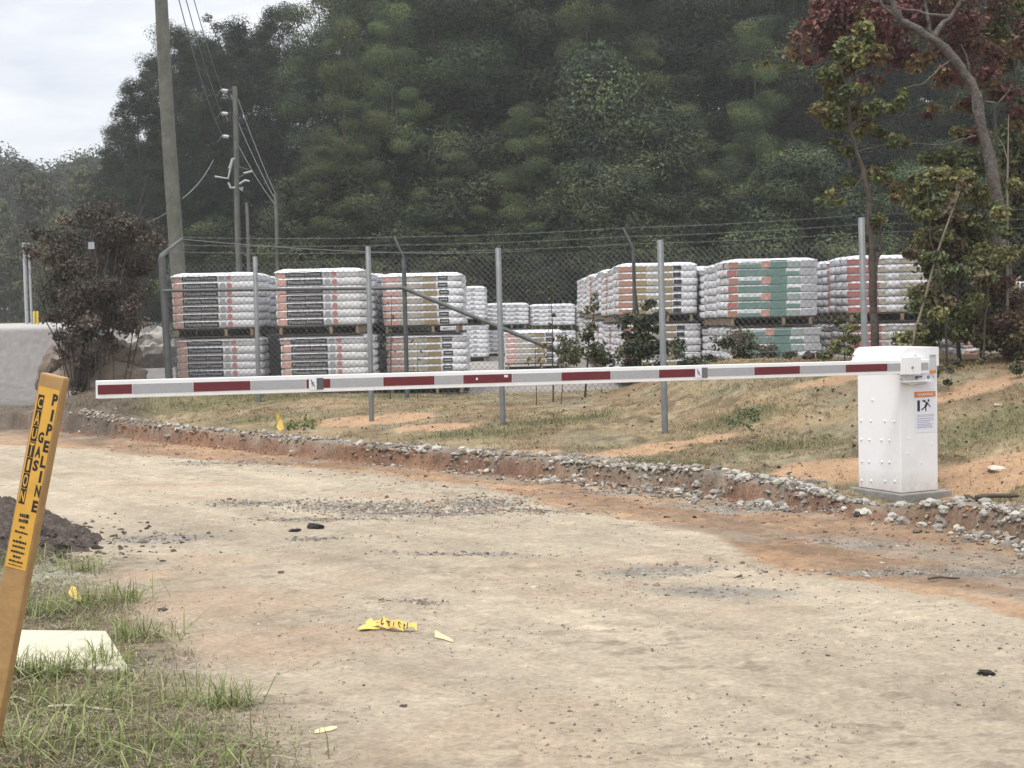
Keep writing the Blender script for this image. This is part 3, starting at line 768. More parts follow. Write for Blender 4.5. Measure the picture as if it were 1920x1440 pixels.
# arm
Pa = C0 + ndir * .062                 # outer face plane of the arm
tipP = on_plane(182, 731, Pa, ndir); endP = on_plane(1743, 686.5, Pa, ndir)
AV = endP - tipP; AL = np.linalg.norm(AV); au = AV / AL
av = np.cross(ndir, au) * -1
if av[2] < 0: av = -av
AH = .098
m = MB()
m.frame_box(tipP - av * AH / 2 - ndir * .042, AV, ndir * .042, av * AH, M['arm_white'])
arm = part('arm', bevel_mesh(m, 'arm', .004), gate)
def arm_t(px):
    f = (px - 182) / (1743 - 182)
    lo, hi = 0.0, 1.0
    for _ in range(40):
        mid = (lo + hi) / 2; p = tipP + AV * mid - CAMP
        u = CX + FPX * (p @ RIGHT) / (p @ FWD)
        if u < px: lo = mid
        else: hi = mid
    return lo * AL
SEG = [(182.5, 248, 'r'), (248, 362, 'g'), (362, 470, 'r'), (470, 574, 'g'), (574, 620, 'r'), (620, 718, 'g'), (718, 815, 'r'), (815, 868, 'g'), (868, 960, 'r'), (960, 1052, 'g'), (1052, 1145, 'r'), (1145, 1235, 'g'), (1235, 1326, 'r'), (1326, 1414, 'g'), (1414, 1500, 'r'), (1500, 1585, 'g'), (1585, 1664, 'r'), (1664, 1741, 'g')]
for a, b, c_ in SEG:
    m = MB(); t0, t1 = arm_t(a), arm_t(b)
    m.frame_box(tipP + au * (t0 + .002) - av * .026 + ndir * .0005, au * (t1 - t0 - .004), av * .052, ndir * .0018, M['red_strip'] if c_ == 'r' else M['grey_strip'])
    part('red_strip' if c_ == 'r' else 'silver_strip', m, arm).location = (0, 0, 0)
def arm_sticker(px0, px1, px2, sgn=1):
    m = MB(); t0, t1, t2 = arm_t(px0), arm_t(px1), arm_t(px2)
    m.frame_box(tipP + au * t0 - av * .034 + ndir * .003, au * (t1 - t0), av * .068, ndir * .0015, M['label_white'])
    m.frame_box(tipP + au * (t1 + .0005) - av * .034 + ndir * .003, au * (t2 - t1), av * .066, ndir * .0012, M['dark_wrap'] if sgn > 0 else M['galv'])
    c = tipP + au * (t0 + t1) / 2 + ndir * .0052
    # little falling figure pictogram
    for (a0, b0, a1, b1, w) in ((-.008, .016, .006, -.006, .005), (.006, -.006, .013, -.02, .004), (-.004, .006, -.012, -.003, .003), (0, .004, .008, .008, .003), (.002, -.002, -.006, -.016, .003)):
        p0 = c + au * a0 + av * b0; p1 = c + au * a1 + av * b1
        d = unit(p1 - p0); s_ = np.cross(d, ndir)
        m.frame_box(p0 - s_ * w / 2, p1 - p0, s_ * w, ndir * .0006, M['black'])
    m.ball(c - au * .009 + av * .020, .0035, M['black'], 8, 4, (1, 1, 1))
    part('sticker', m, arm).location = (0, 0, 0)
arm_sticker(579, 593, 606, 1); arm_sticker(1303, 1315, 1326, -1)
m = MB()
for px_ in (892, 945):
    t = arm_t(px_); m.frame_box(tipP + au * t - av * (.006 if px_ < 900 else -.006) + ndir * .0026, au * (.012 if px_ < 900 else .025), av * .014, ndir * .0012, M['label_white'])
part('scuff_patch', m, arm).location = (0, 0, 0)
# bracket clamp over the arm
m = MB()
t0, t1 = arm_t(1688), arm_t(1726)
m.frame_box(tipP + au * t0 - av * .056 - ndir * .06, au * (t1 - t0), av * .125, ndir * .069, W_)
part('arm_bracket', bevel_mesh(m, 'arm_bracket', .004), gate)
m = MB(); c = tipP + au * (arm_t(1709)) - av * .005 + ndir * .009
m.tube([c, c + ndir * .008], .009, M['steel'], 6)
part('bolt', m, gate)
m = MB()
m.frame_box(C0 + rdir * .003 + Z3 * (HB - .14) + ndir * .0005, rdir * .24, Z3 * .014, ndir * .05, W_)
part('bracket_shelf', m, gate)
m = MB()
h0 = on_plane(1694, 708, C0 + ndir * .03, ndir); h1 = on_plane(1722, 711, C0 + ndir * .03, ndir)
pts = [h0 - ndir * .03]
for k in range(9):
    a = PI * k / 8
    pts.append(h0 + (h1 - h0) * (1 - math.cos(a)) / 2 - Z3 * .040 * math.sin(a))
pts.append(h1 - ndir * .03)
m.tube(pts, .006, W_, 8)
part('handle', m, gate)
# labels on the right face
def plate(name, px0, py0, px1, py1, mm, prof_=.0012, par=gate, extra=None, off=.0004):
    P = C0 + ndir * off
    a = on_plane(px0, py1, P, ndir); b = on_plane(px1, py1, P, ndir); c = on_plane(px0, py0, P, ndir)
    w = np.dot(b - a, rdir); h = c[2] - a[2]
    m = MB(); m.frame_box(a, rdir * w, Z3 * h, ndir * prof_, mm)
    if extra: extra(m, a + ndir * (prof_ + .0004), w, h)
    return part(name, m, par)
def warn(m, O, w, h):
    m.frame_box(O + Z3 * h * .86, rdir * w, Z3 * h * .14, ndir * .0006, M['orange'])
    add_text(m, 'WARNING', O + rdir * w * .5 + Z3 * h * .93 + ndir * .0012, rdir, Z3, M['label_white'], w=w * .72, h=h * .06)
    b = O + rdir * w * .14 + Z3 * h * .52
    m.frame_box(b, rdir * w * .12, Z3 * h * .27, ndir * .0006, M['black'])
    c = O + rdir * w * .55 + Z3 * h * .66
    for (a0, b0, a1, b1, t) in ((.06, .07, -.03, -.03, .10), (-.03, -.03, -.22, -.11, .05), (-.02, -.02, -.01, -.15, .05), (.05, .06, .16, -.02, .04), (.05, .07, -.12, .10, .04), (.16, -.02, .2, -.05, .04)):
        p0 = c + rdir * w * a0 + Z3 * h * b0; p1 = c + rdir * w * a1 + Z3 * h * b1
        d = unit(p1 - p0); s_ = np.cross(d, ndir)
        m.frame_box(p0 - s_ * w * t / 2, p1 - p0, s_ * w * t, ndir * .0006, M['black'])
    m.ball(c + rdir * w * .09 + Z3 * h * .115, w * .055, M['black'], 8, 4, (1, .1, 1))
    m.frame_box(c - rdir * w * .17 + Z3 * h * .10, rdir * w * .14, Z3 * h * .03, ndir * .0006, M['black'])
    for k, (yy, ww, mm) in enumerate(((.42, .8, M['label_grey']), (.385, .8, M['label_grey']), (.33, .78, M['label_blue']), (.28, .78, M['label_blue']), (.235, .6, M['label_blue']), (.19, .74, M['label_blue']), (.15, .7, M['label_blue']), (.11, .76, M['label_blue']))):
        m.frame_box(O + rdir * w * .12 + Z3 * h * yy, rdir * w * ww, Z3 * h * .02, ndir * .0005, mm)
plate('warning_label', 1714.5, 735, 1754.5, 812, M['label_white'], extra=warn)
def lab_a(m, O, w, h):
    m.frame_box(O + rdir * w * .15 + Z3 * h * .76, rdir * w * .3, Z3 * h * .12, ndir * .0006, M['black']); m.frame_box(O + rdir * w * .5 + Z3 * h * .79, rdir * w * .28, Z3 * h * .10, ndir * .0005, M['dark_wrap'])
    for yy in (.2, .38, .55): m.frame_box(O + rdir * w * .1 + Z3 * h * yy, rdir * w * .8, Z3 * h * .02, ndir * .0005, M['label_grey'])
plate('data_label', 1713, 702, 1733, 734, M['label_white'], extra=lab_a)
def lab_b(m, O, w, h):
    add_text(m, '8', O + rdir * w * .32 + Z3 * h * .83, rdir, Z3, M['black'], w=w * .26, h=h * .2)
    add_text(m, '\\', O + rdir * w * .78 + Z3 * h * .83, rdir, Z3, M['dark_wrap'], w=w * .16, h=h * .18)
    for yy in (.12, .3, .46): m.frame_box(O + rdir * w * .1 + Z3 * h * yy, rdir * w * .8, Z3 * h * .02, ndir * .0005, M['label_grey'])
plate('number_label', 1734, 702, 1754.5, 734, M['label_white'], extra=lab_b)
def lab_c(m, O, w, h):
    m.frame_box(O, rdir * w, Z3 * h * .16, ndir * .0006, M['orange'])
    m.frame_box(O + Z3 * h * .9, rdir * w * .9, Z3 * h * .08, ndir * .0006, M['p_grey'])
plate('faded_label', 1743.5, 665, 1755, 700, M['label_grey'], extra=lab_c, off=.0105 + .004)
# footing
m = MB()
pb = C0 - rdir * .05 + ndir * .055 - Z3 * .16
m.frame_box(pb, rdir * (WR + .13), ldir * (WL + .11), Z3 * .157, M['concrete'])
tag(link('concrete_pad', bevel_mesh(m, 'concrete_pad', .008)), 'low grey concrete footing under the white barrier cabinet', 'concrete pad')

# ------------------------------------------------------------------ pipeline marker post
PD = 4.7
top = at(98, 703, PD)
lean = math.radians(12.9); yaw = math.radians(16)
Ry = np.array([[math.cos(lean), 0, math.sin(lean)], [0, 1, 0], [-math.sin(lean), 0, math.cos(lean)]])
pw = Ry @ np.array([math.cos(yaw), -math.sin(yaw), 0]); pn = Ry @ np.array([-math.sin(yaw), -math.cos(yaw), 0]); ph = Ry @ Z3
PW, PT = .086, .034
Hs = (top[2] + .25) / ph[2]
base = top - ph * Hs
post = thing('marker_post', (base[0], base[1], 0), 'leaning tan marker post with a yellow pipeline warning decal at the left edge', 'marker post')
m = MB()
m.frame_box(base - pw * PW / 2, pw * PW, -pn * PT, ph * Hs, M['post_wood'])
part('post', bevel_mesh(m, 'post', .006), post)
def scale_y(py): # distance down from top along the post for a photo row
    return (py - 703) / 681.0 * (681.0 / FPX * PD) / math.cos(math.radians(10.8)) * 1.005
d0, d1 = scale_y(728), scale_y(1068)
DW = .074
dO = top - pw * DW / 2 - ph * d1 + pn * .0004
m = MB(); m.frame_box(dO, pw * DW, ph * (d1 - d0), pn * .001, M['decal'])
dec = part('decal', m, post)
tO = top + pn * .0018
m = MB()
for ch, py_ in zip('PIPELINE', (747, 776, 803, 834, 863, 891, 918, 947)):
    add_text(m, ch, tO + pw * PW * .31 - ph * scale_y(py_), pw, ph, M['black'], h=.037, w=.0085 if ch == 'I' else .019, bold=.05)
for ch, py_ in zip('GAS', (820, 847, 873)):
    add_text(m, ch, tO + pw * PW * .035 - ph * scale_y(py_), pw, ph, M['black'], h=.035, w=.0195, bold=.05)
cw_ = .021
for k, ch in enumerate('CAUTION'):
    py_ = 757 + k * 29.5
    o = tO - pw * PW * .25 - ph * scale_y(py_)
    if k in (0, 2, 3, 4, 6) or True:
        m.frame_box(o - pw * cw_ / 2 - ph * .0235, pw * cw_, ph * (.047), pn * .0003, M['black'])
    add_text(m, ch, o + pn * .0009, pw, ph, M['decal'], h=.040 if k % 2 else .034, w=.008 if ch == 'I' else .0165)
rr = random.Random(4)
for py_, w, hgt in ((968, .034, .013), (978, .034, .011), (990, .018, .008), (1000, .046, .007), (1009, .007, .006), (1018, .048, .008), (1027, .044, .008), (1037, .048, .008), (1046, .028, .008), (1055, .05, .006), (1062, .05, .003)):
    x0 = -w / 2
    while x0 < w / 2:
        ww = rr.uniform(.004, .011)
        ww = min(ww, w / 2 - x0)
        m.frame_box(tO + pw * (x0 - DW * .03) - ph * (scale_y(py_) + hgt / 2), pw * ww, ph * hgt * rr.uniform(.75, 1), pn * .0003, M['black'])
        x0 += ww + .0016
part('lettering', m, dec).location = (0, 0, 0)

# ------------------------------------------------------------------ slab, stick, tape, flag
c_ = ground_hit(110, 1215)
q4 = [flat(14, 1180, .05), flat(199, 1182, .05), flat(244, 1254, .03), flat(-20, 1254, .03)]
m = MB()
vs = [p for p in q4] + [p - Z3 * .045 for p in q4]
m.add(vs, [(0, 1, 2, 3)[::-1], (4, 5, 6, 7), (0, 4, 5, 1)[::-1], (1, 5, 6, 2)[::-1], (2, 6, 7, 3)[::-1], (3, 7, 4, 0)[::-1]], M['cream'])
me = bevel_mesh(m, 'cream_slab', .008); bm = bmesh.new(); bm.from_mesh(me); bmesh.ops.recalc_face_normals(bm, faces=bm.faces); bm.to_mesh(me); bm.free()
tag(link('ground_slab', me), 'flat cream coloured slab lying in the grass beside the marker post', 'slab')

def stick(name, pa, pb, r, mm, label, cat):
    a = ground_hit(*pa); b = ground_hit(*pb); m = MB()
    pts = [a + (b - a) * t + Z3 * (r + .012 + .006 * math.sin(t * 5)) for t in np.linspace(0, 1, 6)]
    m.tube(pts, [r, r * 1.1, r, r * .95, r * .9, r * .6], mm, 6)
    tag(link(name, m.mesh(name)), label, cat)
M['pale_stick'] = mat('pale_stick', (.48, .42, .33), .8, .2, 20)
stick('stick', (92, 1333), (222, 1337), .005, M['pale_stick'], 'pale bleached stick lying in the verge grass below the slab', 'stick')
stick('stick', (20, 1316), (60, 1322), .004, M['pale_stick'], 'short pale stick in the grass close to the marker post', 'stick')
stick('branch', (1830, 941), (1910, 936), .016, M['bark_dark'], 'dark fallen branch on the ground right of the cabinet', 'branch')
stick('branch', (1740, 1092), (1800, 1088), .006, M['bark_dark'], 'thin dark twig pressed into the clay at the right', 'branch')
stick('branch', (1820, 665), (1875, 652), .015, M['twig'], 'pale broken branch on the berm under the bushes', 'branch')

def ribbon(name, pts, wv, mm, label, cat, letters=None):
    """crumpled strip: centre line pts, half-width vectors wv"""
    m = MB(); n = len(pts)
    vs = [p + w for p, w in zip(pts, wv)] + [p - w for p, w in zip(pts, wv)]
    nrm = [np.cross(pts[min(i + 1, n - 1)] - pts[max(i - 1, 0)], wv[i]) for i in range(n)]
    th = [unit(v) * .0015 for v in nrm]
    vs2 = [v + th[i % n] for i, v in enumerate(vs)]
    top_ = [(i, i + 1, n + i + 1, n + i) for i in range(n - 1)]
    m.add(vs + vs2, [f[::-1] for f in top_] + [tuple(j + 2 * n for j in f) for f in top_] +
          [(i, i + 2 * n, i + 1 + 2 * n, i + 1) for i in range(n - 1)] + [(n + i, n + i + 1, 3 * n + i + 1, 3 * n + i) for i in range(n - 1)], mm, False)
    o = tag(link(name, m.mesh(name)), label, cat)
    if letters:
        lm = MB()
        for t, ch in letters:
            i = min(int(t * (n - 1)), n - 2); f = t * (n - 1) - i
            p = pts[i] * (1 - f) + pts[i + 1] * f
            ax = unit(pts[i + 1] - pts[i]); ay = unit(wv[i])
            nn = unit(np.cross(ax, ay)); nn = nn if nn @ (CAMP - p) > 0 else -nn
            add_text(lm, ch, p + nn * .004 - ay * .004, ax, ay, M['black'], h=np.linalg.norm(wv[i]) * 1.25, w=.009 if ch == 'I' else .021, bold=.05)
        link('lettering', lm.mesh('lettering'), o)
    return o
pts = []; wv = []
p0 = ground_hit(686, 1180); p1 = ground_hit(781, 1184)
for k in range(13):
    t = k / 12
    p = p0 * (1 - t) + p1 * t + Z3 * (.022 + .012 * math.sin(t * 3.0 + .2)) + np.array([0, .02 * math.sin(t * 7) + .008 * math.sin(t * 29), .006 * math.sin(t * 23)])
    pts.append(p); wv.append(np.array([.008 * math.sin(k * 2.1), .024 + .008 * math.sin(k * 2.3), .016 + .010 * math.sin(k * 1.7)]) * (.45 + .55 * math.sin(PI * min(max(t * 1.0, .1), .93))))
ribbon('tape_scrap', pts, wv, M['tape'], 'torn scrap of yellow caution tape with black letters on the drive', 'tape', [(.22, 'A'), (.34, 'U'), (.46, 'T'), (.57, 'I'), (.68, 'O'), (.80, 'N')])
p0 = ground_hit(672, 1184); p1 = ground_hit(712, 1180)
ribbon('tape_scrap', [p0 + (p1 - p0) * t + Z3 * (.012 + .008 * math.sin(t * 4)) for t in np.linspace(0, 1, 5)], [np.array([0, .03, .006]) * s for s in (.3, .9, 1, .9, .5)], M['tape'], 'small folded flap of yellow tape at the left end of the lettered scrap', 'tape')
M['pale_tape'] = mat('pale_tape', (.62, .52, .30), .6, .1, 30)
p0 = ground_hit(816, 1196); p1 = ground_hit(850, 1206)
ribbon('tape_scrap', [p0 + (p1 - p0) * t + Z3 * (.010 + .01 * (1 - t)) for t in np.linspace(0, 1, 5)], [np.array([0, .02, .012]) * s for s in (1, .8, .6, .5, .3)], M['pale_tape'], 'faded pale scrap of tape right of the yellow one on the drive', 'tape')
p0 = ground_hit(1395 * .4375, 1378); 
p0 = ground_hit(590, 1376); p1 = ground_hit(632, 1368)
ribbon('tape_scrap', [p0 + (p1 - p0) * t + Z3 * .008 for t in np.linspace(0, 1, 5)], [np.array([0, .012, .006]) * s for s in (.5, 1, .8, .9, .3)], M['pale_tape'], 'thin pale yellow scrap of tape at the bottom edge of the drive', 'tape')
p0 = ground_hit(132, 1122); p1 = ground_hit(152, 1136)
ribbon('tape_scrap', [p0 + (p1 - p0) * t + Z3 * (.05 - .02 * t) for t in np.linspace(0, 1, 5)], [np.array([.01, .02, .02]) * s for s in (.7, 1, .8, .7, .4)], M['tape'], 'yellow scrap of tape caught in the grass above the cream slab', 'tape')

fb = ground_hit(520, 806)
fl = thing('marker_flag', fb, 'small yellow marker flag on a thin wire in the grass of the lot', 'flag')
m = MB(); m.tube([fb, fb + Z3 * .16 + np.array([-.02, 0, 0]), fb + Z3 * .21 + np.array([-.03, 0, 0])], .0022, M['wire'], 5); part('wire', m, fl)
m = MB()
fp = [at(513, 771, fb[1] - .02), at(522, 776, fb[1] - .03), at(528, 786, fb[1] - .01), at(533, 804, fb[1] - .03), at(524, 808, fb[1] - .05), at(518, 801, fb[1] - .04), at(522, 790, fb[1] - .02), at(517, 779, fb[1])]
m.add(fp + [p + np.array([0, .004, 0]) for p in fp], [(0, 1, 7), (1, 2, 6, 7), (2, 3, 4, 5, 6), (15, 9, 8), (15, 14, 10, 9), (14, 13, 12, 11, 10)] + [(i, i + 8, (i + 1) % 8 + 8, (i + 1) % 8) for i in range(8)], M['tape'])
part('pennant', m, fl)

# ------------------------------------------------------------------ rocks, soil heap
def lump(name, c, rad, mm, label, cat, seed=0, amp=.35, sub=4, freq=1.0, facet=.0, flatb=-.6, group=None):
    bm = bmesh.new(); bmesh.ops.create_icosphere(bm, subdivisions=sub, radius=1)
    off = Vector((seed * 3.7, seed * 1.3, seed * 9.1))
    for v in bm.verts:
        p = v.co.copy()
        n_ = mnoise.noise(p * freq + off) * amp + mnoise.noise(p * freq * 2.7 + off) * amp * .5 + mnoise.noise(p * freq * 7 + off) * amp * .22 + mnoise.noise(p * freq * 15 + off) * amp * .10
        if facet: n_ += facet * (mnoise.cell(p * 1.6 + off) - .5)
        q_ = p * (1 + n_)
        if q_.z < flatb: q_.z = flatb
        v.co = Vector((q_.x * rad[0], q_.y * rad[1], q_.z * rad[2]))
    me = bpy.data.meshes.new(name); bm.to_mesh(me); bm.free()
    me.materials.append(mm)
    me.polygons.foreach_set('use_smooth', [False] * len(me.polygons)); 
    o = link(name, me, loc=c)
    return tag(o, label, cat, group)
def ctr(px, py, Y): return Vector(at(px, py, Y).tolist())
lump('boulder', ctr(178, 690, 21.2), (.60, .5, .44), M['rock'], 'large brown boulder under the dead brown bush', 'boulder', 1, .3, facet=.12)
lump('boulder', ctr(215, 715, 20.9), (.42, .4, .27), M['rock'], 'low brown slab of rock at the foot of the large brown boulder', 'boulder', 2, .28, facet=.12)
lump('boulder', ctr(112, 700, 21.8), (.30, .4, .40), M['rock'], 'brown boulder at the road side of the dead bush', 'boulder', 3, .3, facet=.1)
lump('boulder', ctr(285, 662, 22.4), (.40, .4, .36), M['rock_grey'], 'pale grey boulder behind the corner fence post', 'boulder', 4, .25, facet=.18)
lump('boulder', ctr(245, 650, 22.9), (.14, .2, .15), M['rock_grey'], 'small pale rock leaning on the grey boulder', 'boulder', 5, .25, facet=.18)
mc = ground_hit(-60, 1010)
# heap of dark soil
rng = np.random.default_rng(61)
hc = np.array([-3.9, 9.9]); g = np.linspace(-1, 1, 180)
GX, GY = np.meshgrid(g * 1.28, g * 1.0); rr_ = np.hypot(GX / 1.2, GY / .92)
zx = .47 * np.clip(1 - rr_, -.15, 1) ** 1 * 1.0
X_ = hc[0] + GX; Y_ = hc[1] + GY
zz = terrain(X_.ravel(), Y_.ravel()).reshape(X_.shape) + np.where(rr_ < 1, .47 * (1 - rr_ ** 1.25) + (fbm(X_, Y_, .2, 5, 71) - .5) * .16 * sstep(1.05, .8, rr_) + (fbm(X_, Y_, .06, 3, 72) - .5) * .09, -.03 - .05 * (rr_ - 1))
i = np.arange(180 * 180).reshape(180, 180)
F = np.stack([i[:-1, :-1].ravel(), i[:-1, 1:].ravel(), i[1:, 1:].ravel(), i[1:, :-1].ravel()], 1)
V = np.stack([X_.ravel(), Y_.ravel(), zz.ravel()], 1)
me = fast_mesh('soil_heap', V, F, None, M['soil'], False)
tag(link('soil_heap', me), 'heap of dark freshly dug soil behind the marker post', 'soil heap')
V, F, T = stones_geo(rng, np.stack([hc[0] + rng.normal(size=3000) * .62, hc[1] - .1 + rng.normal(size=3000) * .5, np.zeros(3000)], 1), np.exp(rng.normal(-3.7, .5, 3000)).clip(.01, .08), tones(rng, 3000, [(.08, .062, .05), (.13, .10, .08), (.05, .04, .034)]))
cen = V.reshape(3000, -1, 3).mean(1)
dz = terrain(cen[:, 0], cen[:, 1]) + np.clip(.47 * (1 - np.hypot((cen[:, 0] - hc[0]) / 1.2, (cen[:, 1] - hc[1]) / .92) ** 1.25), 0, 1)
V = (V.reshape(3000, -1, 3) + dz[:, None, None] * np.array([0, 0, 1.0])).reshape(-1, 3)
tag(link('soil_crumbs', fast_mesh('soil_crumbs', V, F, T, M['stone'])), 'dark crumbs of soil rolled off the soil heap', 'dirt', kind='stuff')

# ------------------------------------------------------------------ fence
def bar(m, a, b, r, mm, n=8): m.tube([a, b], r, mm, n)
new_posts = [(481, 752, 697 - 216, 19.4, 'first new galvanised fence post from the left, in front of the leftmost pallet stack'),
             (690, 462, 697, 17.0, 'second new galvanised fence post from the left, before the gap after the second black-labelled stack'),
             (934, 465, 943, 15.7, 'middle new galvanised fence post, where the diagonal brace passes behind'),
             (1238, 450, 1247, 14.2, 'fourth new galvanised fence post from the left, in front of the tan-labelled right stack'),
             (1615, 408, 1622, 12.7, 'tallest galvanised fence post rising behind the white cabinet')]
tops = [(478, 481), (690, 462), (934, 465), (1238, 450), (1615, 408)]
botx = [487, 697, 943, 1247, 1626]
for (tx_, ty_), bx_, (_, _, _, Y, lab) in zip(tops, botx, new_posts):
    a = at(tx_, ty_, Y); b = at(bx_, 800, Y); b[2] = tz(b[0], b[1]) - .1
    b = np.array([b[0], Y, b[2]])
    m = MB(); r = .029 if Y > 15 else .030
    if Y < 13: r = .027
    m.tube([b, a - Z3 * .002, a], [r, r, r * .8], M['galv'], 12)
    o = tag(link('fence_post', m.mesh('fence_post')), lab, 'fence post', 'new line posts without fabric')

FZ = 2.12
fpts = [at(303, 485, 20.3), at(757, 489, 19.4), at(1188, 480, 18.4), at(1640, 470, 16.6), at(2150, 470, 15.6)]
for p in fpts: p[2] = FZ
fpts[0][2] = at(303, 482, 20.3)[2]
fence = thing('chain_link_fence', (fpts[0][0], fpts[0][1], tz(fpts[0][0], fpts[0][1])), 'old chain link fence with barbed wire, corner post, rail and diagonal brace before the pallets', 'fence')
def gz_(p): return np.array([p[0], p[1], tz(p[0], p[1])])
GDK = M['galv_dark']
m = MB(); a = fpts[0]; b = gz_(a); kn = a; m.tube([b + np.array([.05, 0, -.1]), a], .05, GDK, 12)
part('corner_post', m, fence)
m = MB(); m.tube([a + Z3 * -.01, a + Z3 * .02, at(342, 448, 20.3)], [.04, .035, .02], M['galv'], 8)
part('barb_arm', m, fence)
for k, p in enumerate(fpts[1:4]):
    m = MB(); bb = gz_(p); m.tube([bb - Z3 * .1, p], .028 if k < 1 else .022, GDK, 10); part('line_post', m, fence)
    m = MB(); m.tube([p, p + Z3 * .07 + np.array([-.03, 0, 0]), p + np.array([-.12, .05, .27])], .013, GDK, 6); part('barb_arm', m, fence)
r0 = at(316, 545, 20.27); r1 = at(757, 540, 19.37)
m = MB(); m.tube([r0 - np.array([.08, 0, 0]), r1], .021, GDK, 8); part('rail', m, fence)
r2 = at(1062, 665, 18.7)
m = MB(); m.tube([r1, r2], .026, GDK, 8); part('brace', m, fence)
def mesh_bay(P, Q, par, sp_=.075, r=.0018):
    """diamond wire: two families of diagonals clipped to the bay"""
    L = np.linalg.norm((Q - P)[:2]); u = (Q - P) / L
    nb = np.array([-u[1], u[0], 0]); nb /= np.linalg.norm(nb)
    zb0 = tz(P[0], P[1]) + .05; zb1 = tz(Q[0], Q[1]) + .05
    H = P[2] - min(zb0, zb1)
    vs = []; fs = []
    for fam in (1, -1):
        s0 = -H if fam > 0 else 0
        s1 = L if fam > 0 else L + H
        for s in np.arange(s0, s1, sp_):
            # param h 0..H ; along = s + fam*h
            h0, h1 = 0.0, H
            if fam > 0: h0 = max(0, -s); h1 = min(H, L - s)
            else: h0 = max(0, s - L); h1 = min(H, s)
            if h1 - h0 < .02: continue
            seg = []
            for h in (h0, h1):
                al = s + fam * h
                zt = P[2] + (Q[2] - P[2]) * al / L
                seg.append(np.array([P[0] + u[0] * al, P[1] + u[1] * al, zt - H + h]) + nb * r * fam)
            d = unit(seg[1] - seg[0]); w = np.cross(d, nb)
            o = len(vs)
            for p in seg:
                vs += [p + w * r, p + nb * r, p - w * r, p - nb * r]
            fs += [(o, o + 1, o + 5, o + 4), (o + 1, o + 2, o + 6, o + 5), (o + 2, o + 3, o + 7, o + 6), (o + 3, o, o + 4, o + 7)]
    me = fast_mesh('wire_mesh', np.array(vs), np.array(fs), None, M['wire'])
    link('wire_mesh', me, par)
for P, Q in zip(fpts[:-1], fpts[1:]): mesh_bay(np.array([*P[:2], FZ]), np.array([*Q[:2], FZ]), fence)
def strand(name, pts, r, mm, par, barbs=0.0, n=5):
    m = MB(); pp = []
    for a, b in zip(pts[:-1], pts[1:]):
        L = np.linalg.norm(b - a)
        for t in np.linspace(0, 1, 9)[:-1]:
            pp.append(a + (b - a) * t - Z3 * .006 * L * 4 * t * (1 - t))
    pp.append(pts[-1]); m.tube(pp, r, mm, n)
    if barbs:
        for a, b in zip(pts[:-1], pts[1:]):
            L = np.linalg.norm(b - a)
            for s in np.arange(barbs, L, barbs):
                p = a + (b - a) * s / L - Z3 * .006 * L * 4 * (s / L) * (1 - s / L)
                m.tube([p - np.array([.012, 0, .012]), p + np.array([.012, 0, .012])], r * .9, mm, 4); m.tube([p - np.array([.012, 0, -.012]), p + np.array([.012, 0, -.012])], r * .9, mm, 4)
    return part(name, m, par) if par is not None else m
for dz_, dx_ in ((.07, -.03), (.16, -.08), (.26, -.12)):
    strand('barbed_wire', [p + Z3 * dz_ + np.array([dx_ if k else dx_ + .26 * dz_ / .26, 0.02, 0]) for k, p in enumerate(fpts)], .0026, M['wire'], fence, .14)
strand('tension_wire', [p for p in [at(1062, 664, 18.6), at(1320, 662, 17.6), at(1640, 651, 16.5), at(1930, 640, 15.9), at(2150, 636, 15.6)]], .0035, M['galv'], fence)

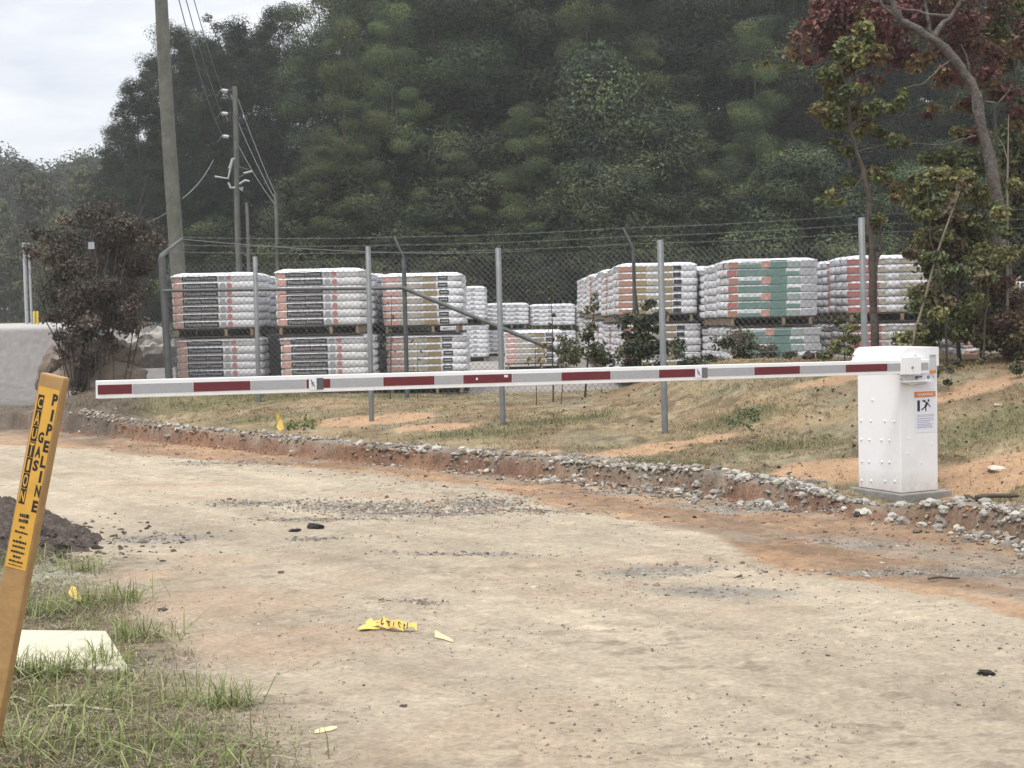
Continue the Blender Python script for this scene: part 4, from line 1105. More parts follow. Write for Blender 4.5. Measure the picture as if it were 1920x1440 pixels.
# ------------------------------------------------------------------ pallets of wrapped bundles
BL, BW, BH = 1.18, .385, .107
def bundle_mesh(style, seed):
    r = np.random.default_rng(seed)
    m = MB(); NX = 16
    prof = []
    for k in range(20):
        a = 2 * PI * k / 20
        c, s = math.cos(a), math.sin(a)
        e = .16
        prof.append((math.copysign(abs(c) ** e, c) * BW / 2, math.copysign(abs(s) ** e, s) * BH / 2))
    vs = []
    for i in range(NX + 1):
        x = -BL / 2 + BL * i / NX
        t = abs(2 * i / NX - 1)
        k_ = 1 if t < .98 else .93
        for (yy, zz_) in prof:
            top_ = zz_ > 0
            vs.append((x + r.normal() * .002, yy * k_ + r.normal() * .002 - (.004 if yy < 0 else 0), zz_ * (k_ if t < .98 else .82) + r.normal() * .0022))
    fs = []
    n = 20
    for i in range(NX):
        for k in range(n): fs.append((i * n + k, i * n + (k + 1) % n, (i + 1) * n + (k + 1) % n, (i + 1) * n + k)[::-1])
    # bulging ends
    e0 = len(vs); vs.append((-BL / 2 - .014, 0, 0)); e1 = len(vs); vs.append((BL / 2 + .014, 0, 0))
    for k in range(n):
        fs.append((e0, k, (k + 1) % n)[::-1]); fs.append((e1, NX * n + (k + 1) % n, NX * n + k)[::-1])
    m.add(vs, fs, M['wrap'], True)
    # bm normals consistent
    F0 = -BW / 2 - .0075
    def lab(x0, x1, z0, z1, mm, d=.0):
        m.frame_box((-BL / 2 + BL * x0, F0 - d * .4, BH * z0), (BL * (x1 - x0), 0, 0), (0, .012, 0), (0, 0, BH * (z1 - z0)), mm)
    if style == 'black':
        lab(.015, .115, -.40, .34, M['p_orange']); lab(.12, .535, -.38, .34, M['p_black'])
        add_text(m, 'Pinnacle', (-BL / 2 + BL * .235, F0 - .0012, 0), (1, 0, 0), (0, 0, 1), M['p_letter'], w=BL * .19, h=BH * .40)
        add_text(m, 'Pristine', (-BL / 2 + BL * .43, F0 - .0012, 0), (1, 0, 0), (0, 0, 1), M['p_letter'], w=BL * .17, h=BH * .34)
        lab(.56, .62, -.32, .28, M['p_grey'])
        c = (-BL / 2 + BL * .67, F0 + .001, .0)
        m.tube([c, (c[0], F0 - .003, 0)], BH * .33, M['p_red'], 10, False)
        lab(.955, .975, -.15, .05, M['p_grey'])
    elif style == 'tan':
        lab(.01, .20, -.42, .20, M['p_orange']); lab(.205, .50, -.42, .20, M['p_tan']); lab(.505, .675, -.42, .20, M['p_olive'])
        lab(.70, .82, -.36, .28, M['p_black']); lab(.715, .805, -.12, .06, M['p_letter'], .0045)
    elif style == 'tan2':
        lab(.005, .17, -.44, .22, M['p_rust']); lab(.175, .36, -.44, .22, M['p_olive']); lab(.365, .56, -.40, .10, M['p_tan']); lab(.565, .69, -.44, .2, M['p_olive'])
        lab(.70, .80, -.36, .26, M['p_black'])
    elif style == 'red':
        lab(.005, .36, -.44, .24, M['p_red']); lab(.365, .44, -.42, .2, M['p_tan']); lab(.60, .86, -.42, .2, M['p_tan']); lab(.88, .97, -.36, .2, M['p_black'])
    elif style == 'green':
        lab(.005, .11, -.45, .30, M['p_rust']); lab(.115, .37, -.45, .0, M['p_green']); lab(.375, .47, -.42, .40, M['p_orange']); lab(.475, .66, -.47, .47, M['p_green']); lab(.665, .81, -.44, .30, M['p_pale_green']); lab(.82, .995, -.44, .36, M['p_pale'])
    elif style == 'green2':
        lab(.005, .11, -.45, .30, M['p_red']); lab(.115, .47, -.45, .30, M['p_green']); lab(.475, .66, -.47, .47, M['p_green']); lab(.665, .81, -.44, .05, M['p_green']); lab(.82, .995, -.44, .36, M['p_pale'])
    elif style == 'plain':
        lab(.1, .2, -.25, .15, M['p_grey']); lab(.4, .5, -.25, .15, M['p_grey']); lab(.7, .78, -.25, .15, M['p_grey'])
    me = m.mesh('bundle')
    bm = bmesh.new(); bm.from_mesh(me); bmesh.ops.recalc_face_normals(bm, faces=bm.faces); bm.to_mesh(me); bm.free()
    return me
def pallet_mesh():
    m = MB(); D = 3 * BW + .02; W = BL + .02; H = .125; mm = M['pallet_wood']
    for x in (-W / 2 + .05, -.02 + W * .12, W / 2 - .12):
        m.box((x, -D / 2 - .004, .018), (x + .04, D / 2, H - .018), M['pallet_block'])
    for k in range(6):
        y = -D / 2 + k * (D - .09) / 5
        m.box((-W / 2, y, H - .0175), (W / 2, y + .09, H), mm)
    for y in (-D / 2, -.05, D / 2 - .1):
        m.box((-W / 2, y, 0), (W / 2, y + .1, .0175), mm)
    return m.mesh('wooden_pallet')
M['pallet_block'] = mat('pallet_block', (.26, .20, .13), .85, .3, 9)
PAL = pallet_mesh()
def cover_mesh(seed):
    r = np.random.default_rng(seed)
    D = 3 * BW + .035; W = BL + .035
    g = 25; xs_ = np.linspace(-1, 1, g)
    X, Y = np.meshgrid(xs_, xs_)
    e = np.maximum(np.abs(X), np.abs(Y))
    Z = np.where(e > .97, -.035, np.where(e > .9, -.006, .012)) + (fbm(X * 3 + seed, Y * 3, .5, 3, seed) - .5) * .018
    V = np.stack([(X * W / 2).ravel(), (Y * D / 2).ravel(), Z.ravel()], 1)
    i = np.arange(g * g).reshape(g, g)
    F = np.stack([i[:-1, :-1].ravel(), i[:-1, 1:].ravel(), i[1:, 1:].ravel(), i[1:, :-1].ravel()], 1)
    me = fast_mesh('plastic_cover', V, F, None, M['wrap_top'], True)
    return me
COV = cover_mesh(3)
BM = {s: bundle_mesh(s, k) for k, s in enumerate(('black', 'tan', 'tan2', 'red', 'green', 'green2', 'plain'))}
STY = {'black': ('black',), 'tan': ('tan',), 'tan2': ('tan2',), 'red': ('red',), 'green': ('green', 'green2'), 'plain': ('plain',)}
PH = .125 + 7 * BH
def make_pallet(style, layers=7, seed=0):
    r = random.Random(seed)
    root = thing('shingle_pallet', (0, 0, 0), 'x', 'pallet load')
    link('wooden_pallet', PAL, root, False)
    for k in range(layers):
        for d in range(3):
            o = link('bundle', BM[STY[style][k % len(STY[style])]], root, False)
            o.location = (r.uniform(-.012, .012), (d - 1) * BW + (r.uniform(-.006, .006) if d else r.uniform(-.008, .003)), .125 + BH * (k + .5))
            o.rotation_euler = (0, 0, r.uniform(-.006, .006))
    c = link('plastic_cover', COV, root, False); c.location = (0, 0, .125 + BH * layers + .008)
    return root
PROTO = {}
def place_pallet(style, x, y, z, label, group=None, layers=7, rz=0.0):
    key = (style, layers)
    if key not in PROTO:
        o = make_pallet(style, layers, len(PROTO)); PROTO[key] = o
        o.location = (x, y, z); o.rotation_euler = (0, 0, rz); o['label'] = label
        if group: o['group'] = group
        return o
    o = copy_tree(PROTO[key], (x, y, z), rz, None, label)
    if group: o['group'] = group
    elif 'group' in o: del o['group']
    return o
DP = 3 * BW / 2
def stack(style, pxl, Y, ztop, lab, rows=1, gap=1.28, xlean=0.0, layers=(7, 7), rowlab=None):
    xl = (pxl - CX) / FPX * Y + (.0)
    # roll shifts the column slightly: use a mid-height sight line
    xl = at(pxl, 560, Y)[0]
    for k in range(rows):
        y = Y + DP + k * gap
        z = ztop - (.125 + BH * layers[1]) - (.125 + BH * layers[0]) - .02 - (0.02 * ((k * 7) % 3) if k else 0)
        j = random.uniform(-.03, .03) if k else 0
        x = xl + BL / 2 + j
        if k == 0:
            place_pallet(style, x + .035, y, z, lab + ', bottom of its stack', layers=layers[0], rz=.01)
            place_pallet(style, x, y - .01, z + .125 + BH * layers[0] + .02, lab + ', top of its stack', layers=layers[1])
        else:
            g = rowlab or ('pallets behind ' + lab)
            st = style if style in ('tan2', 'red', 'tan') else 'plain'
            place_pallet(st, x + .03, y, z, (rowlab or 'wrapped pallet') + ', in the lower tier', g, layers=layers[0], rz=random.uniform(-.02, .02))
            place_pallet(st, x, y, z + .125 + BH * layers[0] + .02, (rowlab or 'wrapped pallet') + ', in the upper tier', g, layers=layers[1], rz=random.uniform(-.02, .02))
def zt(px, py, Y): return at(px, py, Y)[2]
stack('black', 323, 21.3, zt(400, 514, 21.3), 'pallet of black-labelled white bundles by the fence corner', 3, rowlab='white wrapped pallet behind the leftmost black-labelled stack')
stack('black', 517, 20.7, zt(600, 506, 20.7), 'pallet of black-labelled white bundles, second stack from left', 4, rowlab='white wrapped pallet behind the second black-labelled stack')
stack('tan', 717, 22.6, zt(790, 514, 22.6), 'pallet of tan-labelled bundles behind the diagonal brace', 2, rowlab='wrapped pallet behind the tan-labelled stack at the brace')
stack('tan2', 1159, 23.0, zt(1230, 495, 23.0), 'pallet of rust-labelled bundles, left end of right-hand stacks', 11, rowlab='wrapped pallet in the long row receding behind the rust-labelled stack')
stack('green', 1364, 20.3, zt(1450, 487, 20.3), 'pallet of green-labelled bundles amid the right-hand stacks', 6, rowlab='wrapped pallet in the row behind the green-labelled stack')
stack('red', 1588, 20.6, zt(1650, 481, 20.6), 'pallet of bundles with red labels behind the slim tree', 4, rowlab='wrapped pallet in the row behind the red-labelled stack')
stack('tan', 1800, 21.0, zt(1850, 485, 21.0), 'pallet of bundles mostly hidden by the bushes at the right', 2, rowlab='wrapped pallet behind the hidden right-hand stack')
stack('plain', 816, 36.0, zt(890, 538, 36.0), 'pallet of grey-marked white bundles, farther back beside the aisle', 3, rowlab='white pallet farther back beside the aisle')
xa = at(946, 600, 31)[0]
place_pallet('tan', xa + BL / 2, 31.6, .18, 'single tan-labelled pallet standing alone in the aisle', layers=6)
xa = at(906, 600, 40)[0]
for k in range(3):
    for t in range(2):
        place_pallet('plain', xa + BL / 2 + k * 1.22, 40.6 + .25 * k, .18 + t * (.125 + 5 * BH + .02) - .05 * k, 'pale pallet in the low row across the far end of the aisle', 'far pallets across the aisle', layers=5)
# dark block added for a pallet's shaded side, film bag on the right stack
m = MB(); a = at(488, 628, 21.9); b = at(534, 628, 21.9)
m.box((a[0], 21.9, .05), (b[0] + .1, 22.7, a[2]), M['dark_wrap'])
tag(link('shaded_side_block', bevel_mesh(m, 'shaded_side_block', .02)), 'dark block added as the shaded, dark-wrapped side of the lower leftmost pallet', 'block')
p = at(1738, 472, 20.9)
lump('film_bundle', Vector(p.tolist()), (.17, .2, .045), M['blue_film'], 'crumpled blue and white film on top of the red-labelled stack', 'film', 8, .3, 3)

# ------------------------------------------------------------------ utility poles and wires
def pole(name, pt, pb, Y, r0, r1, mm, label, zfoot=.1):
    a = at(*pt, Y); b = at(*pb, Y)
    d = (b - a) / (b[2] - a[2]); foot = a + d * (zfoot - a[2])
    root = thing('utility_pole', foot, label, 'utility pole')
    m = MB(); n_ = 10
    m.tube([foot + (a - foot) * t + np.array([math.sin(t * 9) * .012, 0, 0]) for t in np.linspace(0, 1, n_)], list(np.linspace(r0, r1, n_)), mm, 14)
    part('pole', m, root)
    return root, foot, a
np_root, nfoot, ntop = pole('near', (286, -260), (331, 480), 28.0, .15, .105, M['pole_wood'], 'thick weathered utility pole leaning behind the fence corner, its top out of the picture')
p2, f2, t2 = pole('second', (440, 162), (448, 500), 46.0, .10, .075, M['far_pole'], 'slim utility pole with white insulators and brackets before the dark trees')
p3, f3, t3 = pole('third', (462, 380), (467, 500), 43.6, .060, .045, M['far_pole'], 'short dim pole just right of the insulator pole, in shade')
p4, f4, t4 = pole('fourth', (516, 364), (521, 500), 44.4, .065, .05, M['far_pole'], 'thin pole standing farther right where the power lines run down')
INS = [(420, 170), (420, 213), (422, 256)]
for k, (px_, py_) in enumerate(INS):
    m = MB(); q_ = at(px_, py_, 45.7); e = at(440, py_ - 3 + k, 46)
    m.tube([q_ - np.array([.09, 0, -.02]), q_ - np.array([.03, 0, 0]), q_ + np.array([.04, 0, 0]), q_ + np.array([.1, 0, -.02])], [.03, .06, .05, .06], M['bright'], 8)
    part('insulator', m, p2)
    m = MB(); m.tube([q_ - np.array([.22, 0, .16]), q_ - np.array([.1, 0, -.03]), q_ + np.array([.08, 0, 0.0]), e], .013, M['far_pole'], 6); part('insulator_arm', m, p2)
for pts_ in ([(403, 331), (428, 335), (436, 300)], [(430, 316), (436, 298), (440, 298)], [(457, 325), (474, 321)], [(449, 345), (460, 338), (468, 340)], [(428, 342), (432, 352), (441, 352)], [(449, 352), (454, 358), (455, 350)]):
    m = MB(); m.tube([at(a_, b_, 45.85) for a_, b_ in pts_], .035, M['bright'], 6); part('bracket', m, p2)
m = MB(); m.tube([at(457, 328, 45.9), at(444, 334, 45.95)], .018, M['far_pole'], 6); m.tube([at(474, 321, 45.85), at(446, 312, 45.95)], .014, M['far_pole'], 6); part('cross_brace', m, p2)
def cable(a, b, sag, r, label, n=24):
    m = MB(); m.tube([a + (b - a) * t - Z3 * sag * 4 * t * (1 - t) for t in np.linspace(0, 1, n)], r, M['wire'], 5)
    tag(link('power_line', m.mesh('power_line')), label, 'power line')
for k, ((px_, py_), lab) in enumerate(zip(INS, ('top', 'middle', 'lowest'))):
    cable(ntop - Z3 * (.15 + .55 * k) + np.array([.13, 0, 0]), at(px_ - 3, py_ + 1, 45.7), .25 + .1 * k, .011, 'power line from the thick pole down to the %s insulator of the slim pole' % lab)
    cable(at(446, py_ + 15, 46), at(519, 370 + k * 9, 44.4), .1, .011, 'power line sloping down right from the slim pole, %s of three' % lab)
cable(at(318, 395, 28), at(262, 418, 31), .05, .010, 'guy wire running down left from the thick pole')
cable(at(342, 372, 28), at(400, 300, 40), .1, .010, 'thin wire rising right from the thick pole to the trees')
cable(at(345, 449, 29), at(1000, 470, 44), .15, .009, 'low wire running right from the thick pole over the pallets')

# far left: white posts, bollards, sign
for px_, lab in ((45, 'left'), (54, 'right')):
    a = at(px_, 455, 60); m = MB(); m.tube([(a[0], 60, tz(a[0], 60) - .1), tuple(a)], .075 if lab == 'left' else .05, M['white_post'], 8)
    tag(link('white_pole', m.mesh('white_pole')), 'tall white pole by the far road, %s of a pair' % lab, 'pole', 'white poles by the far road')
for px_, lab in ((64, 'left'), (70, 'right')):
    a = at(px_, 583, 58); m = MB(); m.tube([(a[0], 58, tz(a[0], 58) - .1), tuple(a - Z3 * .03), tuple(a)], [.05, .05, .02], M['yellow'], 8)
    tag(link('bollard', m.mesh('bollard')), 'yellow bollard by the far road, %s of two' % lab, 'bollard', 'yellow bollards by the far road')
s0 = at(171, 459, 19.9); sg = thing('small_sign', (s0[0], 19.9, tz(s0[0], 19.9)), 'small white sign board on a thin stake among the dead brown leaves', 'sign')
m = MB(); m.box((s0[0] - .035, 19.88, s0[2] - .055), (s0[0] + .045, 19.89, s0[2] + .035), M['p_grey']); part('board', m, sg)
m = MB(); m.tube([(s0[0], 19.9, tz(s0[0], 19.9) - .05), (s0[0], 19.9, s0[2])], .0035, M['bark_dark'], 6); part('stake', m, sg)

# ------------------------------------------------------------------ trees
DG = [(.034, .054, .026), (.046, .068, .030), (.03, .048, .027), (.068, .092, .038), (.038, .05, .030), (.056, .072, .03), (.095, .12, .05), (.028, .042, .024), (.12, .145, .06)]
def tree_proto(name, seed, H, R, crown0, nclump, per, leafs, tns, label, cat='tree', group=None, rc=(.55, 1.1), conic=.35, flatten=.62, trunk_r=.16, mm=None, limbs=14, asp=.5):
    r = np.random.default_rng(seed)
    root = thing(name, (0, 0, 0), label, cat, group)
    m = MB(); bend = r.normal(size=2) * .3
    def axis(t): return np.array([bend[0] * t * t + .15 * math.sin(t * 5 + seed), bend[1] * t * t, H * t])
    m.tube([axis(t) - (Z3 * .2 if t == 0 else 0) for t in np.linspace(0, .93, 9)], list(np.linspace(trunk_r, trunk_r * .2, 9)), mm or M['bark_dark'], 8)
    C = []; RR = []
    for k in range(nclump):
        t = crown0 + (1 - crown0) * r.random() ** .85
        env = R * (1 - conic * ((t - crown0) / (1 - crown0)) ** 1.6) * (.45 + .55 * math.sin(PI * min(1, (t - crown0) / (1 - crown0) * .8 + .25)))
        a = r.uniform(0, 2 * PI); q_ = env * math.sqrt(r.uniform(.12, 1.0)) * r.uniform(.85, 1.12)
        p = axis(t) + np.array([math.cos(a) * q_, math.sin(a) * q_, r.normal() * .15])
        rad = r.uniform(*rc)
        C.append(p); RR.append((rad, rad, rad * flatten))
        if k < limbs:
            t0 = max(.12, t - .12); b0 = axis(t0)
            m.tube([b0, (b0 + p) / 2 + Z3 * .1, p], [trunk_r * .35, trunk_r * .22, .012], mm or M['bark_dark'], 5)
    part('trunk', m, root, False)
    V, F, T = clump_leaves(r, C, RR, per, leafs, asp, .45, tns, .25, .22, 1.0, .38)
    part('crown', fast_mesh('crown', V, F, T, M['leaf']), root, False)
    return root
G_F = 'dense forest behind the pallet yard'
LF = 'dark green tree merging into the dense forest wall behind the pallets'
protos = []
PI_T = [(.030, .044, .025), (.038, .054, .027), (.026, .040, .024), (.048, .062, .032), (.034, .042, .027), (.058, .072, .036)]
LG = [(.085, .115, .042), (.07, .095, .038), (.105, .135, .05), (.055, .075, .034), (.13, .155, .06)]
for k in range(4):
    protos.append(tree_proto('forest_tree', 200 + k, 15.5 + k * .8, 3.5 + .25 * (k % 3), .08, 85, 900, .115, DG, LF, group=G_F, rc=(.6, 1.5), conic=.25, flatten=.5))
protos.append(tree_proto('pine_tree', 210, 15.5 + 4 * .8, 3.6, .06, 330, 190, .13, PI_T, LF, group=G_F, rc=(.30, .75), conic=.3, flatten=.8, asp=.35))
protos.append(tree_proto('broadleaf_tree', 211, 15.5 + 5 * .8, 3.6, .10, 54, 900, .13, LG, LF, group=G_F, rc=(.7, 1.45), conic=.3, flatten=.45))
protos.append(tree_proto('pine_tree', 212, 15.5 + 6 * .8, 3.8, .06, 340, 190, .13, PI_T, LF, group=G_F, rc=(.35, .8), conic=.35, flatten=.75, asp=.35))
used = set()
def plant(k, x, y, s, rz, label=None, group=G_F):
    p = protos[k]
    if k not in used:
        used.add(k); p.location = (x, y, .15); p.rotation_euler = (0, 0, rz); p.scale = s
        if label: p['label'] = label
        if group: p['group'] = group
        elif 'group' in p: del p['group']
        return p
    o = copy_tree(p, (x, y, .15), rz, s, label or LF)
    if group: o['group'] = group
    elif 'group' in o: del o['group']
    return o
rr = random.Random(12)
def tree_top(k, px, py, Y, w=1.0, label=None, group=G_F):
    H = at(px, py, Y)[2] - .1; s = H / (15.5 + k * .8) / .97
    plant(k, at(px, 500, Y)[0], Y, (s * w, s * w, s), rr.uniform(0, 6.28), label, group)
# left edge of the forest steps down to the gap of sky
tree_top(4, 262, 175, 52, 1.15, 'leftmost dark pine of the forest edge, rounded against the sky beside the thick pole', None)
tree_top(6, 345, 72, 53, .95, 'dark pine behind the thick utility pole, second from the sky gap', None)
tree_top(4, 440, 62, 55, 1.0, 'dark pine with knobbly top rising above the slim insulator pole', None)
tree_top(6, 530, 38, 56, .95, 'dark pine whose top just reaches under the upper edge, right of the slim pole', None)
tree_top(5, 655, 60, 46, .72, 'lighter green broadleaf tree at the break in the skyline above the second stack', None)
tree_top(6, 228, 250, 57, 1.2, 'low dark pine filling in under the leftmost forest tree', None)
tree_top(4, 310, 130, 58, 1.1); tree_top(6, 390, 90, 60, 1.0); tree_top(4, 480, 75, 61, 1.0); tree_top(0, 330, 260, 59, 1.2); tree_top(1, 430, 230, 62, 1.2); tree_top(2, 270, 300, 62, 1.3); tree_top(3, 520, 200, 60, 1.2)
for px, Y, py in ((610, 52, 20), (745, 53, -90), (830, 51, -80), (905, 50, -150), (985, 52, -60), (1070, 51, -120), (1150, 50, -90), (1235, 52, -130), (1320, 51, -70), (1410, 50, -150), (1500, 52, -100), (1590, 50, -180), (1680, 52, -90), (1770, 51, -150), (1860, 50, -60), (1950, 52, -120), (2040, 50, -90), (2140, 52, -120)):
    tree_top(rr.choice((0, 1, 2, 3, 4, 6)), px, py - rr.uniform(0, 60), Y + rr.uniform(-1, 1), rr.uniform(.85, 1.05))
for px, py, Y, w_ in ((745, 30, 47.5, .7), (1215, 90, 46.5, .75), (990, 215, 46, .9), (1110, -60, 48, .7), (860, 300, 46, 1.1), (1290, 215, 46, .9), (1420, 60, 47, .7), (620, 270, 45, 1.0)):
    tree_top(5, px, py, Y, w_, 'lighter green tree standing out from the front of the forest wall', 'lighter trees at the front of the forest')
for px in range(420, 2200, 105):
    tree_top(rr.randrange(4), px + rr.uniform(-20, 20), (-rr.uniform(100, 260) if px > 640 else 110), 60 + rr.uniform(-1.5, 1.5), rr.uniform(.9, 1.1))
for px in range(720, 2250, 130):
    tree_top(rr.randrange(4), px + rr.uniform(-20, 20), -rr.uniform(150, 300), 69 + rr.uniform(-1.5, 1.5), rr.uniform(.95, 1.15))
# lower bushier trees at the forest foot
U_ = tree_proto('understory_tree', 240, 6.0, 2.2, .04, 70, 520, .10, DG + [(.065, .085, .03)], 'x', group=None, rc=(.4, .85), conic=.3, trunk_r=.08)
LU = 'low leafy tree at the shaded foot of the forest'
first = True
for px, py, Y in ((395, 430, 49), (560, 395, 50), (620, 330, 46), (690, 380, 45), (800, 400, 46), (880, 390, 47), (960, 420, 46), (1050, 370, 46), (1150, 330, 44), (1240, 390, 45), (1330, 350, 46), (1420, 360, 45), (1510, 300, 44), (1600, 360, 45), (1700, 330, 44), (1800, 340, 45), (1900, 330, 44), (2000, 340, 45), (730, 250, 48), (900, 280, 47), (1210, 240, 46), (1130, 140, 47), (800, 150, 50)):
    H = at(px, py, Y)[2] - .1; s = H / 6 / .97; x = at(px, 500, Y)[0]
    w = min(1.2, 1.0 / s + .25) * s
    if first:
        U_.location = (x, Y, .15); U_.scale = (w, w, s); U_['label'] = LU; U_['group'] = G_F; first = False
    else: copy_tree(U_, (x, Y, .15), rr.uniform(0, 6), (w, w, s), LU)
# far hazy trees on the left
FT = [(.05, .065, .036), (.06, .075, .04), (.045, .06, .035), (.075, .085, .04)]
far = tree_proto('far_tree', 260, 12.0, 4.5, .05, 110, 150, .30, FT, 'x', rc=(.7, 1.6), conic=.3, trunk_r=.2)
LFAR = 'pale hazy tree in the distant tree line at the far left'
first = True
for px, py, Y in ((-160, 330, 130), (-110, 300, 125), (-60, 320, 130), (-15, 305, 128), (30, 318, 120), (75, 340, 135), (115, 330, 125), (150, 318, 130), (190, 308, 122), (230, 320, 128), (270, 340, 130), (300, 300, 140), (-210, 300, 130), (210, 380, 110), (250, 400, 105)):
    H = at(px, py, Y)[2]; s = H / 12 / .97; x = at(px, 500, Y)[0]
    if first: far.location = (x, Y, 0); far.scale = (s, s, s); far['label'] = LFAR; far['group'] = 'distant tree line'; first = False
    else: copy_tree(far, (x, Y, 0), rr.uniform(0, 6), (s * .95, s * .95, s), LFAR, 'distant tree line')
LT = [(.10, .115, .05), (.12, .125, .05), (.085, .105, .05)]
lt = tree_proto('light_tree', 262, 7.0, 2.2, .05, 80, 170, .2, LT, 'yellowish green pointed tree left of the dead bush, before the hazy tree line', rc=(.4, .9), conic=.7, trunk_r=.1)
def put_light(o, px, py, Y):
    H = at(px, py, Y)[2]; s = H / 7 / .97; o.location = (at(px, 500, Y)[0], Y, .1); o.scale = (s, s, s)
put_light(lt, 62, 350, 85)
o = copy_tree(lt, (0, 0, 0), 1.3, None, 'yellowish green tree rising directly behind the dead brown bush'); put_light(o, 172, 345, 80)
o = copy_tree(lt, (0, 0, 0), 2.3, None, 'low pale green tree at the far left edge of the picture'); put_light(o, 5, 400, 90)
o = copy_tree(lt, (0, 0, 0), 4.3, None, 'dim low green tree between the pale trees and the forest edge'); put_light(o, 125, 420, 75)

# ------------------------------------------------------------------ near plants
def leafy(name, blobs, Y, tns, leafs, per, label, cat, stems=(), stem_m=None, seed=0, dy=.5, group=None, up=.4, asp=.6, base=None, jit=.35, dens=2.0, back=0.0):
    """a plant from photo-sized leaf clumps (px, py, radius px) about Y metres away"""
    r = np.random.default_rng(seed)
    C = []; RR = []; PP = []
    for (px, py, rp) in blobs:
        yy = Y + back + r.uniform(-dy, dy); p = at(px, py, yy); rad = rp / FPX * yy
        nsub = max(2, int(round((rp / 15) ** 1.5)))
        for _ in range(nsub):
            d = r.normal(size=3) * rad * .45
            q = r.uniform(.5, 1.05); C.append(p + d); RR.append((rad * q, rad * q, rad * q * .75)); PP.append(max(3, int(dens * per * (rp / 20) ** 2 / nsub)))
    if base is None:
        b = C[int(np.argmin([c[2] for c in C]))]; base = (b[0], b[1], tz(b[0], b[1]))
    root = thing(name, base, label, cat, group)
    m = MB()
    for pts_, r0, r1 in stems:
        P = [at(a_, b_, Y + (c_[0] if c_ else 0)) for a_, b_, *c_ in pts_]
        if P[0][2] > tz(P[0][0], P[0][1]) and pts_[0][1] > 600:
            P[0] = np.array([P[0][0], P[0][1], tz(P[0][0], P[0][1]) - .05])
        # smooth resample
        Q = [P[0]]
        for a_, b_ in zip(P[:-1], P[1:]):
            for t in (.33, .66, 1.0): Q.append(a_ + (b_ - a_) * t + r.normal(size=3) * .006)
        m.tube(Q, list(np.linspace(r0, r1, len(Q)) * r.uniform(.9, 1.12, len(Q))), stem_m or M['bark_dark'], 8)
    if m.v: part('trunk' if cat == 'tree' else 'stem', m, root)
    V, F, T = clump_leaves(r, C, RR, PP, leafs * .8, asp, up, tns, jit, .6)
    part('crown' if cat == 'tree' else 'foliage', fast_mesh('foliage', V, F, T, M['near_leaf']), root)
    return root
YG = [(.14, .14, .045), (.11, .125, .045), (.18, .16, .055), (.09, .105, .04), (.13, .11, .045)]
RD = [(.135, .050, .045), (.10, .038, .036), (.17, .06, .052), (.12, .065, .045), (.18, .12, .055)]
MIX = [(.15, .155, .06), (.12, .135, .055), (.19, .18, .07), (.14, .11, .06), (.09, .11, .05)]
BR = [(.095, .075, .058), (.12, .092, .07), (.075, .06, .048), (.15, .115, .085), (.07, .062, .048)]
leafy('red_leaved_tree', [(1530, 60, 45), (1500, 75, 28), (1570, 30, 50), (1620, 45, 45), (1660, 80, 40), (1600, 90, 35), (1640, 15, 45), (1560, 0, 45), (1700, 20, 40), (1740, 40, 40), (1780, 30, 50), (1790, 90, 45), (1740, 110, 32), (1700, 100, 30), (1650, 115, 28), (1830, 60, 40), (1770, 150, 28), (1860, 130, 35), (1890, 170, 35), (1760, 205, 18), (1830, 200, 25), (1820, 255, 20), (1900, 60, 35), (1910, 215, 28), (1640, 150, 18), (1600, 140, 16), (1690, -30, 50), (1800, -30, 50), (1880, -20, 50)],
      15.5, RD, .075, 62, 'bent grey trunked tree with dark red autumn leaves at the upper right', 'tree',
      stems=[([(1893, 655), (1886, 560), (1880, 450), (1872, 380), (1856, 300), (1842, 240), (1832, 190), (1822, 155), (1800, 125), (1772, 92), (1745, 70), (1710, 50), (1690, 38), (1676, 15), (1668, -30)], .072, .028),
             ([(1752, 72), (1765, 45), (1782, 30), (1800, 5), (1806, -20)], .035, .012), ([(1752, 72), (1742, 45), (1735, 10), (1728, -20)], .022, .010), ([(1690, 40), (1655, 10), (1640, -20)], .02, .01), ([(1782, 30), (1740, 25), (1700, 18), (1650, 8)], .018, .006),
             ([(1815, 145), (1800, 118), (1782, 113), (1760, 130), (1735, 155), (1700, 165)], .022, .005), ([(1830, 255), (1800, 262), (1770, 272), (1720, 270), (1650, 272)], .010, .004), ([(1822, 150), (1815, 110), (1800, 85)], .014, .005), ([(1845, 190), (1870, 195), (1900, 160)], .012, .005)],
      stem_m=M['bark'], seed=1, dy=.5, back=.6, dens=2.4, base=(at(1893, 655, 15.5)[0], 15.5, tz(at(1893, 655, 15.5)[0], 15.5)))
